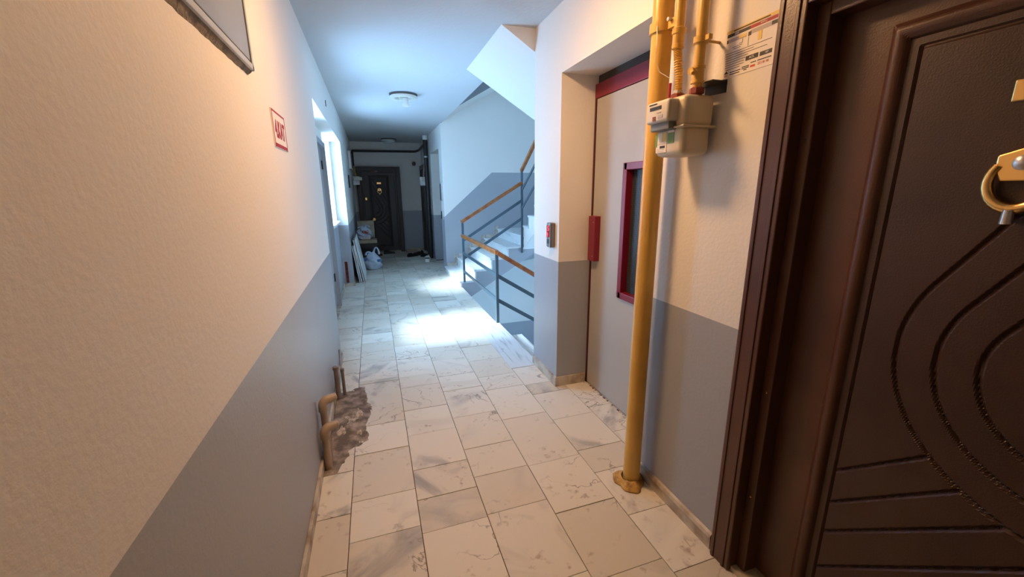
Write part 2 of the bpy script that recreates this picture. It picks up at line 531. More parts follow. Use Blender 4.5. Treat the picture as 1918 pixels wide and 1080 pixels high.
# ceiling
mb = MB()
mb.box(-1.0, 1.9, -1.6, YA, ZC, ZC + .25)
mb.box(-1.0, 0.98, YA, YB, ZC, ZC + .25)
mb.box(-1.0, 1.255, YB, YS + .2, ZC, ZC + .25)
mb.box(-1.0, 1.7, YS + .2, YF + .2, ZC, ZC + .25)
tag(mb.build('ceiling', CEIL), kind='structure')

# floor slab with grout on top, marble tiles as its children
mb = MB()
mb.box(-1.0, 1.9, -1.6, YA, -0.25, -0.006)
mb.box(-1.0, 1.245, YA, YC, -0.25, -0.006)
mb.box(-1.0, 1.245, YC, YS + .2, -0.25, -0.006)
mb.box(-1.0, 1.7, YS + .2, YF + .2, -0.25, -0.006)
floor = tag(mb.build('floor', GROUT), kind='structure')
CX = [XB - 0.0, -0.217, 0.089, 0.391, 0.696, 1.014, XR]
J = [
    [0.6, 0.95, 1.2, 1.47, 1.78, 2.10, 3.07, 3.38, 3.70, 4.0, 4.24, 4.45, 4.67, 5.0, 5.23, 5.49, 5.64, 5.9, 6.15],
    [0.55, 0.85, 1.2, 1.6, 1.85, 2.23, 2.53, 2.77, 3.16, 3.22, 3.57, 3.84, 4.09, 4.37, 4.61, 4.9, 5.16, 5.42, 5.56, 5.8, 6.07],
    [0.5, 0.85, 1.2, 1.55, 1.76, 1.99, 2.33, 2.64, 2.99, 3.19, 3.57, 3.9, 4.24, 4.52, 4.7, 5.05, 5.39, 5.65, 6.03],
    [0.5, 0.8, 1.15, 1.56, 1.83, 2.08, 2.44, 2.83, 3.09, 3.43, 3.75, 4.03, 4.35, 4.59, 4.9, 5.17, 5.37, 5.72, 6.0],
    [0.45, 0.8, 1.1, 1.46, 1.82, 2.31, 2.74, 2.97, 3.31, 3.65, 3.99, 4.26, 4.50, 4.8, 5.12, 5.45, 5.70, 6.0],
    [0.7, 1.03, 1.34, 1.65, 1.85, 2.2, 2.56, 2.72, 3.04],
]
rg = random.Random(3)
for c in range(6):
    js = list(J[c])
    if c == 5:
        spans = list(zip(js[:-1], js[1:]))
        far = [4.345, 4.66, 5.02, 5.36, 5.72, 6.08]
        spans += list(zip(far[:-1], far[1:]))
        fy = [6.08]
        while fy[-1] < YF: fy.append(min(YF, fy[-1] + rg.uniform(0.28, 0.36)))
        spans += list(zip(fy[:-1], fy[1:]))
    else:
        while js[-1] < YF - 0.1: js.append(js[-1] + rg.uniform(0.27, 0.35))
        js[-1] = YF
        spans = list(zip(js[:-1], js[1:]))
    for (y0, y1) in spans:
        x0, x1 = CX[c], CX[c + 1]
        if c == 0:
            if abs(y0 - 2.10) < .01:       # broken out: mortar patch lies here
                continue
            if not (y1 > RS and y0 < RE): x0 = XL
        if c == 5:
            if 1.6 < (y0 + y1) / 2 < 2.62: x1 = 1.315
            elif 4.3 < y0 < YC: x1 = 1.245
            elif y0 > F0 and y1 < F1: x1 = 1.5
        g = 0.0016
        dz = rg.uniform(-0.0012, 0.0012)
        box('tile', x0 + g, x1 - g, y0 + g, y1 - g, -0.02, dz, TILE, floor, bevel=0.0012)
for (y0, y1) in ((1.60, 1.95), (1.95, 2.26), (2.26, 2.63)):
    box('tile', 1.315 + .0016, NX + .06, y0 + .0016, y1 - .0016, -0.02, 0.0, TILE, floor, bevel=0.0012)
MB().prism([(-.30, 2.103), (-.219, 2.103), (-.219, 2.42)], 'z', -.02, .0005).build('tile', TILE, floor)
box('tile', XR + .001, 1.315 - .0016, 2.5616, 2.6284, -0.02, 0.0, TILE, floor)
box('landing_slab', 1.006, 1.275, 3.046, 4.338, -0.03, 0.002, STRIP, floor, bevel=0.004)

# skirting
tag(box('baseboard_left', XL, XL + 0.014, -1.6, RS, 0.0, 0.062, SKIRT, bevel=0.002), kind='structure')
tag(box('baseboard_recess', XB, XB + 0.014, 5.74, RE, 0.0, 0.06, SKIRT, bevel=0.002), kind='structure')
mb = MB(); mb.box(-0.53, XL + .012, RE - 0.012, RE, 0.0, 0.05); mb.box(XL, XL + 0.012, RE, 10.1, 0.0, 0.055)
tag(mb.build('baseboard_left_far', SKIRT), kind='structure')
mb = MB()
mb.box(XR - 0.012, XR, 1.07, 1.60, 0.0, 0.055)
mb.prism([(XR - 0.016, 0.055), (XR, 0.055), (XR, 0.075), (XR - 0.010, 0.070)], 'y', 1.07, 1.60)
tag(mb.build('baseboard_right', SKIRT), kind='structure')
mb = MB()
mb.box(XR - 0.012, XR, 2.618, YA, 0.0, 0.075); mb.box(XR, NX - .01, 2.618, 2.63, 0.0, 0.075)
tag(mb.build('baseboard_column', SKIRT), kind='structure')
tag(box('baseboard_far', 0.8, XR, YF - 0.012, YF, 0.0, 0.06, SKIRT), kind='structure')

# ------------------------------------------------------------------ left recess: two windows and a service door
for n, (wy, z0, nm) in enumerate(((W1, 0.60, 'window_1'), (W2, 1.02, 'window_2'))):
    w = tag(empty(nm, (X0 + .04, sum(wy) / 2, z0)), kind='structure')
    y0, y1 = wy
    mb = MB()
    t = 0.05
    for (a, b, c, d) in ((y0, y0 + t, z0, ZR), (y1 - t, y1, z0, ZR), (y0, y1, z0, z0 + t), (y0, y1, ZR - t, ZR), ((y0 + y1) / 2 - .02, (y0 + y1) / 2 + .02, z0, ZR)):
        mb.box(X0 + .02, X0 + .065, a, b, c, d)
    mb.build('window_frame', WHITEP, w)
    ym = (y0 + y1) / 2
    for a, b in ((y0 + t, ym - .02), (ym + .02, y1 - t)):
        box('pane', X0 + .04, X0 + .045, a, b, z0 + t, ZR - t, GLASS, w)
    box('window_sill', X0 + .065, XB + 0.05, y0 - .03, y1 + .03, z0, z0 + 0.03, WHITEP, w, bevel=0.004)
d1 = tag(empty('door_1', (XB, 5.28, 0)), kind='structure')
mb = MB()
mb.box(X0, XB + .035, 4.84, 4.90, 0, 2.06); mb.box(X0, XB + .035, 5.66, 5.72, 0, 2.06); mb.box(X0, XB + .035, 4.84, 5.72, 2.0, 2.06)
mb.build('door_frame', DOORG, d1)
lf = box('leaf', XB - .06, XB - .015, 4.905, 5.655, 0.01, 1.995, DOORG, d1)
for z in (0.35, 1.75):
    box('hinge', XB - .016, XB + .0, 5.60, 5.655, z, z + .1, BLACKM, lf)
box('threshold', X0, XB + .03, 4.84, 5.72, 0.0, 0.012, SKIRT, d1)

# ------------------------------------------------------------------ patterned steel doors
def leaf_grid(w, h, nu, nv):
    """height field of the pressed pattern; u runs from the bulge side (0) to the lock side, v up"""
    u = np.linspace(0, w, nu); v = np.linspace(0, h, nv)
    U, V = np.meshgrid(u, v)
    H = np.zeros_like(U)

    def groove(dist, wd, dp):
        return -dp * np.clip(1 - np.abs(dist) / wd, 0, 1) ** 1.0
    inset = 0.135
    # raised moulding around the panel
    dl = np.minimum(np.minimum(U - inset, w - inset - U), np.minimum(V - .10, h - .07 - V))
    mould = np.where((dl > -0.004) & (dl < 0.034), 0.010 * np.sin(np.clip((dl + .004) / .038, 0, 1) * math.pi) ** .7, 0)
    H = H + mould
    inn = dl > 0.036
    H = np.where(inn, -0.006, H)
    H = np.minimum(H, np.where(np.abs(dl - 0.062) < 0.0045, -0.006 - 0.007 * (1 - np.abs(dl - 0.062) / .0045), 1))
    cu, cv = w - 0.22, 1.04
    q = w - 0.86
    G = np.full_like(U, 9.0)
    field = (dl > 0.066)
    for r in (0.36, 0.277, 0.196, 0.115):
        d = np.abs(np.hypot(U - cu, V - cv) - r)
        # arc from the tangent point (upper left) round the left and bottom
        a = np.degrees(np.arctan2(V - cv, U - cu)) % 360
        onarc = (a > 148.7) & (a < 318)
        G = np.where(onarc, np.minimum(G, d), G)
        # straight line up to the lock side at 48 degrees
        ta = math.radians(148.7)
        tu, tv = cu + r * math.cos(ta), cv + r * math.sin(ta)
        du, dv = math.sin(ta), -math.cos(ta)
        s = (U - tu) * du + (V - tv) * dv
        dd = np.abs((U - tu) * dv - (V - tv) * du)
        G = np.where(s > -0.002, np.minimum(G, dd), G)
    R = np.hypot(U - cu, V - cv)
    for (q0, q1) in (((.19 + q, .576), (.395 + q, .77)), ((.195 + q, .463), (.465 + q, .72)), ((.20 + q, .354), (.555 + q, .692)), ((.18 + q, .19), (.62 + q, .64))):
        du, dv = q1[0] - q0[0], q1[1] - q0[1]
        n = math.hypot(du, dv); du /= n; dv /= n
        s = (U - q0[0]) * du + (V - q0[1]) * dv
        dd = np.abs((U - q0[0]) * dv - (V - q0[1]) * du)
        G = np.where((s > -0.02) & (s < n) & (R > 0.36), np.minimum(G, dd), G)
    gd = np.where(field & (G < 0.0068), 0.0085 * (1 - G / 0.0068), 0)
    H = H - gd
    return U, V, H, dl


def steel_door(nm, orig, ud, nd, w, h, leafm, framem, nu, nv, fw_=0.09, plate=True):
    """orig: foot of the leaf on the bulge side; ud: direction along the leaf; nd: direction towards the viewer"""
    root = tag(empty(nm, orig), kind='structure')
    O, ud, nd = Vector(orig), Vector(ud), Vector(nd)
    zd = Vector((0, 0, 1))
    P = lambda u, v, n: tuple(O + ud * u + zd * v + nd * n)
    U, V, H, DL = leaf_grid(w, h, nu, nv)
    verts = [P(a, b + 0.02, c) for a, b, c in zip(U.ravel(), V.ravel(), H.ravel())]
    faces = [(j * nu + i, j * nu + i + 1, (j + 1) * nu + i + 1, (j + 1) * nu + i) for j in range(nv - 1) for i in range(nu - 1)]
    # body behind
    n0 = len(verts)
    verts += [P(a, b, -0.05) for a, b in ((0, .02), (w, .02), (w, h + .02), (0, h + .02))]
    faces.append((n0 + 3, n0 + 2, n0 + 1, n0))
    edge = [j * nu for j in range(nv)]
    faces.append(tuple(edge + [n0 + 3, n0]))
    faces.append(tuple([j * nu + nu - 1 for j in range(nv)][::-1] + [n0 + 1, n0 + 2]))
    faces.append(tuple([i for i in range(nu)][::-1] + [n0, n0 + 1]))
    faces.append(tuple([(nv - 1) * nu + i for i in range(nu)] + [n0 + 2, n0 + 3]))
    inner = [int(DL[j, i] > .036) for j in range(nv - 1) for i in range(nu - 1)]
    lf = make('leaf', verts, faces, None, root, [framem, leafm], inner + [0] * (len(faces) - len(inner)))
    bm = bmesh.new(); bm.from_mesh(lf.data); bmesh.ops.recalc_face_normals(bm, faces=bm.faces); bm.to_mesh(lf.data); bm.free()

    def bar(mb, u0, u1, v0, v1, n0_, n1_):
        vs = [P(a, b, c) for c in (n0_, n1_) for b in (v0, v1) for a in (u0, u1)]
        mb.add(vs, [(0, 2, 3, 1), (4, 5, 7, 6), (0, 1, 5, 4), (2, 6, 7, 3), (0, 4, 6, 2), (1, 3, 7, 5)])
    top = h + 0.02
    # inner frame (stepped) and outer architrave
    for (nm2, i0, i1, na, nb, mt) in (('inner_frame', 0.0, 0.037, -0.05, 0.060, framem), ('architrave', 0.037, 0.037 + fw_, -0.05, 0.105, framem)):
        mb = MB()
        bar(mb, -i1, -i0, 0, top + i1, na, nb); bar(mb, w + i0, w + i1, 0, top + i1, na, nb)
        bar(mb, -i0, w + i0, top + i0, top + i1, na, nb)
        o = mb.build(nm2, mt, root, bevel=0.004)
    mb = MB()
    for off in (0.018, 0.07):
        bar(mb, -0.037 - off - .012, -0.037 - off, 0.0, top + .037 + off, 0.104, 0.109)
        bar(mb, w + .037 + off, w + .037 + off + .012, 0.0, top + .037 + off, 0.104, 0.109)
        bar(mb, -0.037 - off - .012, w + .037 + off + .012, top + .037 + off, top + .037 + off + .012, 0.104, 0.109)
    mb.build('moulding_bead', framem, root, bevel=0.002)
    for (v, q) in ((0.35, 0), (0.78, 0), (1.2, 0), (1.62, 0)):
        mb = MB(); mb.lathe(P(-0.018, v, 0.0595), [(0.004, 0), (0.004, 0.002), (0.002, 0.003)], 10, axis=nd)
        mb.build('screw', BRASS if v < 1 else BLACKM, root)
    # door plate, knocker
    cu = w / 2
    pl = MB(); bar(pl, cu - .05, cu + .05, 1.655, 1.70, -0.007, -0.001)
    pl.build('name_plate', BRASS, lf, bevel=0.003)
    kz = 1.50
    mb = MB()
    # shield-shaped base, ring and striker
    sh = [(-.042, .045), (-.022, .052), (0, .06), (.022, .052), (.042, .045), (.042, .015), (.03, -.01), (-.03, -.01), (-.042, .015)]
    vs = [P(cu + a, kz + b, c) for c in (-0.006, 0.012) for a, b in sh]
    n = len(sh)
    mb.add(vs, [tuple(range(n)), tuple(range(n, 2 * n))] + [(i, (i + 1) % n, n + (i + 1) % n, n + i) for i in range(n)])
    kn = mb.build('knocker', BRASS, lf, bevel=0.003)
    mb = MB()
    pts = []
    for i in range(21):
        a = math.radians(140 + 260 * i / 20)
        pts.append(P(cu + .048 * math.cos(a), kz - .012 + .056 * math.sin(a), 0.012))
    mb.tube(pts, [0.008 + .004 * math.sin(math.pi * i / 20) for i in range(21)], 10)
    mb.build('knocker_ring', BRASS, kn, smooth=True)
    mb = MB(); mb.tube([P(cu, kz - .07, 0.02), P(cu, kz - .1, 0.018)], [0.009, 0.011], 10)
    mb.lathe(P(cu, kz + .028, 0.008), [(0.016, 0), (0.016, 0.008), (0.008, 0.014)], 14, axis=nd)
    mb.build('knocker_stud', STEEL, kn, smooth=True)
    return root, lf, P


# near door, in the right wall
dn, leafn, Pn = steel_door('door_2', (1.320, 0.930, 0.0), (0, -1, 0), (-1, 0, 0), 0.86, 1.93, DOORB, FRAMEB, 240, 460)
box('threshold', 1.235, 1.46, -0.02, 1.0, -0.005, 0.018, SKIRT, dn)
# far door, in the far wall
dfr, leaff, Pf = steel_door('door_3', (0.565, YF - 0.032, 0.0), (-1, 0, 0), (0, -1, 0), 0.735, 1.90, BLACKB, BLACKF, 170, 340, fw_=0.10)
box('threshold', -0.44, 0.64, YF - 0.10, YF, 0.0, 0.03, SKIRT, dfr)
for dx in (-.06, .02):
    box('sticker', 0.10 + dx, 0.16 + dx, YF - .100, YF - .0915, 1.945, 1.968, INKRB if dx < 0 else PAPER, dfr)
for (z, s) in ((1.28, .02), (0.62, .02)):
    p = Pf(0.69, z, 0.0)
    box('lock_cover', p[0] - .02, p[0] + .02, p[1] - .012, p[1] + .004, z, z + .06, BRASS, leaff)
MB().lathe(Pf(0.545, 0.82, -.004), [(0.03, 0), (0.03, .02), (0.012, .03), (.012, .05), (.035, .06), (.035, .075)], 16, axis=(0, -1, 0)).build('door_knob', BRASS, leaff, smooth=True)

# dark flat door frame on the right wall at the far end
d4 = tag(empty('door_4', (XR, 10.25, 0)), kind='structure')
mb = MB(); mb.box(XR - .06, XR, 9.78, 9.88, 0, 2.08); mb.box(XR - .06, XR, 10.52, 10.62, 0, 2.08); mb.box(XR - .06, XR, 9.78, 10.62, 1.98, 2.08)
mb.build('door_frame', BLACKF, d4, bevel=.004)
box('leaf', XR - .03, XR, 9.88, 10.52, 0.01, 1.98, BLACKB, d4)

# ------------------------------------------------------------------ elevator
ev = tag(empty('door_5', (NX, 2.1, 0)), kind='structure')
mb = MB()
mb.box(NX - .004, NX + .10, 1.60, 2.63, 2.075, 2.165)
mb.build('door_head', RED, ev, bevel=.003)
for y0 in (2.612, 1.60):
    box('door_jamb', NX - .002, NX + .10, y0, y0 + .018, 0, 2.075, mat('maroon_metal', (.07, .007, .01), .4), ev)
box('header_gap', NX + .02, NX + .10, 1.60, 2.63, 2.165, 2.222, CHAR, ev)  # near-black block standing in for the shaded gap over the head
mb = MB()
y0, y1 = 1.622, 2.604
wy0, wy1, wz0, wz1 = 1.99, 2.225, 0.80, 1.625
for (a, b, c, d) in ((y0, wy0, .012, 2.07), (wy1, y1, .012, 2.07), (wy0, wy1, .012, wz0), (wy0, wy1, wz1, 2.07)):
    mb.box(NX, NX + .05, a, b, c, d)
el = mb.build('leaf', ELEV, ev)
mb = MB()
for (a, b, c, d) in ((wy0 - .012, wy0 + .03, wz0 - .012, wz1 + .012), (wy1 - .03, wy1 + .012, wz0 - .012, wz1 + .012), (wy0, wy1, wz0 - .012, wz0 + .03), (wy0, wy1, wz1 - .03, wz1 + .012)):
    mb.box(NX - .016, NX + .045, a, b, c, d)
wf = mb.build('window_frame', RED, el, bevel=.003)
pn = box('pane', NX + .03, NX + .036, wy0 + .03, wy1 - .03, wz0 + .03, wz1 - .03, WIREG, wf)
mb = MB()
yy = wy0 + .04
while yy < wy1 - .035:
    mb.box(NX + .028, NX + .0305, yy, yy + .0012, wz0 + .03, wz1 - .03); yy += .0125
zz = wz0 + .04
while zz < wz1 - .03:
    mb.box(NX + .028, NX + .0305, wy0 + .03, wy1 - .03, zz, zz + .0012); zz += .0125
tag(mb.build('wire_mesh', mat('wire', (.10, .11, .12), .5, metal=.5), wf), kind='stuff')
mb = MB()
mb.prism([(NX - .045, 2.50), (NX - .045, 2.585), (NX + .004, 2.612), (NX + .004, 2.50)], 'z', 0.985, 1.30)
hd = mb.build('handle', RED, ev, bevel=.004)
for z in (1.02, 1.26):
    MB().lathe((NX - .046, 2.515, z), [(.004, 0), (.004, .003), (.002, .004)], 10, axis=(-1, 0, 0)).build('screw', STEEL, hd)
mb = MB()
rg = random.Random(5)
for i in range(40):
    y = rg.uniform(1.7, 2.55); s = rg.uniform(.0015, .0045)
    mb.box(NX - .006 - s, NX - .001, y, y + s * 1.6, 0.0, s)
tag(mb.build('rust_crumbs', RUST, ev), kind='stuff')

cp = tag(empty('elevator_call_panel', (XR, 2.725, 1.06)), 'slim elevator call panel with red digit and arrow on column', 'call panel')
PA, PB, PXF = 2.690, 2.758, XR - .042
MB().box(PXF, XR, PA, PB, 1.072, 1.250).build('casing', mat('gunmetal', (.20, .19, .18), .35, metal=.6), cp, bevel=.009, seg=3)
MB().box(PXF - .002, PXF + .01, PA + .008, PB - .008, 1.145, 1.232).build('screen', mat('red_screen', (.04, .004, .006), .15, emit=(1.0, .02, .05), emit_s=.12), cp, bevel=.002)
text_mesh('floor_digit', '5', .050, LED, cp, (PXF - .0026, (PA + PB) / 2 - .004, 1.208), (0, -1, 0), (0, 0, 1), .0006, width=.026, bold=.0012)
AY = (PA + PB) / 2 + .004
mb = MB(); mb.prism([(AY - .004, 1.150), (AY + .004, 1.150), (AY + .004, 1.168), (AY + .012, 1.168), (AY, 1.183), (AY - .012, 1.168), (AY - .004, 1.168)], 'x', PXF - .0032, PXF - .002)
mb.build('up_arrow', LED, cp)
MB().box(PXF - .003, PXF + .006, PA + .014, PB - .014, 1.098, 1.132).build('button', mat('button_glass', (.10, .12, .13), .2), cp, bevel=.003)

# ------------------------------------------------------------------ stairs
st = tag(empty('staircase', (1.7, 6.8, 0)), 'white marble stair rising from corridor beside blue-grey railing', 'stairs')
nose = [1.195, 1.43, 1.70, 1.97, 2.235]
tz = [0.105, 0.27, 0.437, 0.603, 0.772]
for i in range(4):
    x0, x1 = nose[i], nose[i + 1] + .02
    yb = YC - .015
    o = MB().box(x0, x1 + .01, yb, YS, tz[i] - .03, tz[i]).build('tread', STEP, st, bevel=.004)
    zb = 0.0 if i == 0 else tz[i - 1]
    MB().box(x0 + .018, x0 + .038, YC - .004, YS, zb, tz[i] - .03).build('riser', STEP, st)
MB().box(nose[4], XE, YC - .015, YS, tz[4] - .03, tz[4]).build('landing', STEP, st, bevel=.004)
MB().box(nose[4] + .018, nose[4] + .038, YC - .004, YS, tz[3], tz[4] - .03).build('riser', STEP, st)
# concrete body with grey painted side
sl = 0.611
poly = [(1.235, 0.0), (1.235, tz[0] - .03), (nose[1] + .038, tz[0] - .03), (nose[1] + .038, tz[1] - .03), (nose[2] + .038, tz[1] - .03), (nose[2] + .038, tz[2] - .03),
        (nose[3] + .038, tz[2] - .03), (nose[3] + .038, tz[3] - .03), (nose[4] + .038, tz[3] - .03), (nose[4] + .038, tz[4] - .03), (XE, tz[4] - .03), (XE, .52), (2.52, .52), (1.235, -.245)]
MB().prism(poly, 'y', YC, YS).build('flight_body', GREY, st)
# middle flight, rising towards the camera side of the well
run, rise = 0.268, 0.168
mz = tz[4]
for i in range(7):
    y1 = YC - i * run; mz1 = mz + rise * (i + 1)
    MB().box(2.235, 3.4, y1 - run - .02, y1 + .012, mz1 - .03, mz1).build('tread', STEP, st, bevel=.004)
    MB().box(2.245, 3.4, y1 - .02, y1, mz1 - rise, mz1 - .03).build('riser', STEP, st)
poly = [(YC, tz[4] - .2)] + [p for i in range(7) for p in ((YC - i * run - .01, mz + rise * (i + 1) - .03 if i == 0 else mz + rise * i - .03), (YC - i * run - .01, mz + rise * (i + 1) - .03))]
ye = YC - 7 * run
poly = [(YC, mz - .22), (YC, mz + rise - .03)]
for i in range(1, 7):
    poly += [(YC - i * run, mz + rise * i - .03), (YC - i * run, mz + rise * (i + 1) - .03)]
poly += [(ye, mz + rise * 7 - .03), (ye, mz + rise * 7 - .25)]
MB().prism(poly, 'x', 2.25, 3.4).build('flight_body', WHITE, st)

# flights of the storey above (seen from below)
up_ = tag(empty('upper_stair_flight', (1.9, 3.7, 1.6)), 'sloping white underside of stair flight above elevator column', 'stair flight')
zt = mz + rise * 7
mb = MB()
mb.prism([(0.98, ZC), (0.98, ZC + .22), (1.25, ZC + .22), (2.6, 2.13), (XE, 2.13), (XE, 1.82), (2.32, 1.82)], 'y', YA, YB)
mb.build('flight_soffit', WHITE, up_)
u2_ = tag(empty('upper_rising_flight', (1.8, 6.8, 2.7)), 'grey-sided stair flight climbing above ceiling edge by stair wall', 'stair flight')
mb = MB()
mb.prism([(1.2535, ZC + .008), (1.2535, 2.852), (1.4, 2.852), (2.7, 3.62), (XE, 3.62), (XE, 3.35), (2.49, 3.35)], 'y', YC, YS)
b = mb.build('flight_body', [WHITE, GREY], u2_)
for p in b.data.polygons:
    if abs(p.normal.y) > .9: p.material_index = 1

# flight going down
dn_ = tag(empty('descending_stair', (1.9, 3.7, -0.8)), 'marble steps going down beside elevator column', 'stairs')
for i in range(5):
    x0 = 1.245 + i * .265
    z = -(i + 1) * .165
    MB().box(x0 - .0, x0 + .30, YA, YB, z - .03, z).build('tread', STRIP, dn_, bevel=.004)
    MB().box(x0, x0 + .02, YA, YB, z, z + .165 - .03).build('riser', STEP, dn_)
box('landing', 2.604, XE, YA, YB, -.99, -.825, STEP, dn_)
MB().prism([(1.245, -.25), (1.245, -.195), (2.55, -1.0), (2.55, -1.2)], 'y', YA, YB - .004).build('flight_body', GREY, dn_)
for i in range(7):
    y0 = YB + i * run
    z = -.825 - (i + 1) * rise
    MB().box(2.4, 3.5, y0, y0 + run + .02, z - .2, z).build('tread', STEP, dn_)
# skirting on the stair wall, stepping up with the treads
for i in range(4):
    sk = MB()
    sk.box(nose[i] + (.045 if i else .06), nose[i + 1] + .02, YS - .012, YS, tz[i], tz[i] + .06)
    sk.box(nose[i + 1] - .04, nose[i + 1] + .018, YS - .012, YS, tz[i] + .06, tz[i + 1] + .05)
    sk.build('skirting', SKIRT, st)

# railings
def railpart(root, name, p, q, w, h, m, bev=0.004):
    """rectangular bar from p to q"""
    p, q = Vector(p), Vector(q)
    d = (q - p).normalized()
    s = d.cross(Vector((0, 0, 1)))
    s = s.normalized() if s.length > 1e-4 else Vector((1, 0, 0))
    t = s.cross(d)
    vs = [b + s * (a * w / 2) + t * (c * h / 2) for b in (p, q) for c in (-1, 1) for a in (-1, 1)]
    mb = MB(); mb.add(vs, [(0, 1, 3, 2), (4, 6, 7, 5), (0, 4, 5, 1), (2, 3, 7, 6), (0, 2, 6, 4), (1, 5, 7, 3)])
    return mb.build(name, m, root, bevel=bev)


PX, QX = 1.270, 2.228
YR = YC - .027
r1 = tag(empty('stair_railing', (PX, YR, 0)), 'stair railing with wooden handrail climbing along the white marble steps', 'railing')
railpart(r1, 'post', (PX, YR, 0.09), (PX, YR, 1.01), .032, .032, RAILM)
railpart(r1, 'post', (QX, YR, 0.50), (QX, YR, 1.76), .032, .032, RAILM)
railpart(r1, 'handrail', (PX - .02, YR, 1.02), (QX + .01, YR, 1.60), .048, .05, WOOD, .01)
railpart(r1, 'rail_bar', (PX, YR, .74), (QX, YR, 1.325), .016, .042, RAILM)
railpart(r1, 'rail_bar', (PX, YR, .465), (QX, YR, 1.045), .016, .042, RAILM)
railpart(r1, 'handrail', (QX, YR + .02, 1.77), (QX, YB + .1, 1.77 + (YR - YB - .1) * .64), .048, .05, WOOD, .01)
for zz in (1.33, 1.05, 0.98 + .0):
    pass
for z0 in (1.48, 1.20):
    railpart(r1, 'rail_bar', (QX, YR, z0), (QX, YB + .1, z0 + (YR - YB - .1) * .64), .016, .042, RAILM)
railpart(r1, 'post', (QX, YB + .1, 1.95), (QX, YB + .1, 1.77 + (YR - YB - .1) * .64), .032, .032, RAILM)
for zb in (.60, .72):
    box('bracket', QX + .012, 2.253, YR - .012, YR + .012, zb, zb + .03, RAILM, r1)

r2r = tag(empty('landing_railing', (PX, YB, 0)), 'level railing with wooden handrail guarding stairwell opening, bending down the descending steps', 'railing')
PY = YB + .02
railpart(r2r, 'post', (PX - .012, PY, 0.0), (PX - .012, PY, .80), .034, .034, RAILM)
railpart(r2r, 'handrail', (PX - .012, YR - .010, .815), (PX - .012, PY - .02, .815), .048, .05, WOOD, .01)
for z in (.555, .272):
    railpart(r2r, 'rail_bar', (PX - .012, YR - .010, z), (PX - .012, PY, z), .016, .042, RAILM)
zdn = -.64
railpart(r2r, 'handrail', (PX - .012, PY, .815), (2.5, PY, .815 + 1.23 * zdn), .048, .05, WOOD, .01)
for z in (.555, .272):
    railpart(r2r, 'rail_bar', (PX - .012, PY, z), (2.5, PY, z + 1.23 * zdn), .016, .042, RAILM)
railpart(r2r, 'post', (2.5, PY, -1.0), (2.5, PY, .03), .034, .034, RAILM)
railpart(r2r, 'handrail', (2.5, PY, .0), (2.5, 6.1, -1.17), .048, .05, WOOD, .01)
for z in (-.27, -.55):
    railpart(r2r, 'rail_bar', (2.5, PY, z), (2.5, 6.1, z - 1.17), .016, .042, RAILM)

# ------------------------------------------------------------------ gas pipes and meter on the right wall
gp = tag(empty('gas_riser_pipe', (1.158, 1.53, 0)), 'thick yellow gas pipe running from floor up past elevator door', 'pipe')
GX, GY = 1.158, 1.53
MB().tube([(GX, GY, 0.0), (GX, GY, 2.63)], 0.041, 28).build('pipe', YELLOW, gp, smooth=True)
rgx = random.Random(2)
mb = MB()
pr = []
n = 26
for r, z in ((.075, 0.001), (.078, .008), (.066, .022), (.05, .034), (.043, .036)):
    for k in range(n):
        a = 2 * math.pi * k / n
        rr = r * (1 + .14 * math.sin(3 * a + 1) + .06 * math.sin(7 * a)) if r > .045 else r
        pr.append((min(GX - .01 + rr * math.cos(a), XR - .010), GY + rr * math.sin(a), z + rgx.uniform(-.002, .002) if z > .005 else z))
f = [(i * n + k, i * n + (k + 1) % n, (i + 1) * n + (k + 1) % n, (i + 1) * n + k) for i in range(4) for k in range(n)]
mb.add(pr, f); mb.build('floor_collar', mat('yellow_foam', (0.60, 0.36, 0.10), .8, bump=.8, bscale=60, var=.5, vscale=25, var_col=(.25, .12, .04)), gp, smooth=True)
for z in (2.10,):
    cl = MB().lathe((GX, GY, z - .018), [(.0405, 0), (.049, 0), (.049, .036), (.0405, .036)], 28, cap=False).build('clamp', YELLOW, gp, smooth=True)
    box('clamp_ear', GX - .012, GX + .012, GY - .088, GY - .042, z - .016, z + .016, YELLOW, cl)
    MB().tube([(GX + .045, GY, z), (XR, GY, z)], .006, 8).build('clamp_rod', YELLOW, cl)
    mb = MB(); mb.tube([(GX - .028, GY - .065, z + .012), (GX + .028, GY - .065, z + .012)], .007, 6); mb.build('bolt', STEEL, cl)
mb = MB()
wp = [(GX - .043, GY - .025, 2.10), (GX - .044, GY - .03, 2.03), (GX - .04, GY - .025, 1.97), (GX - .03, GY - .045, 1.93), (1.14, 1.44, 1.90)]
mb.tube(wp, .0012, 6); mb.build('tie_wire', STEEL, gp)

mt = tag(empty('gas_meter', (1.16, 1.36, 1.60)), 'beige gas meter with printed labels hanging between two yellow pipes', 'gas meter')
MX0, MX1, MY0, MY1 = 1.085, 1.222, 1.275, 1.44
def rbox(name, x0, x1, y0, y1, z0, z1, bev, m, parent, seg=3):
    o = MB().box(x0, x1, y0, y1, z0, z1).build(name, m, parent, bevel=bev, seg=seg)
    o.data.polygons.foreach_set('use_smooth', [True] * len(o.data.polygons))
    try: o.data.set_sharp_from_angle(angle=math.radians(50))
    except Exception: pass
    return o
rbox('upper_case', MX0, MX1, MY0, MY1, 1.70, 1.812, .022, METER, mt)
rbox('lower_case', MX0 + .004, MX1 - .004, MY0 + .004, MY1 - .004, 1.602, 1.71, .022, METER, mt)
rbox('seam_flange', MX0 - .008, MX1 + .006, MY0 - .008, MY1 + .008, 1.698, 1.706, .003, METER, mt)
hx = rbox('index_head', MX0 - .045, MX0 + .02, 1.308, 1.438, 1.722, 1.80, .012, METERH, mt)
rbox('index_base', MX0 - .03, MX0 + .01, 1.318, 1.425, 1.696, 1.724, .004, METERG, mt)
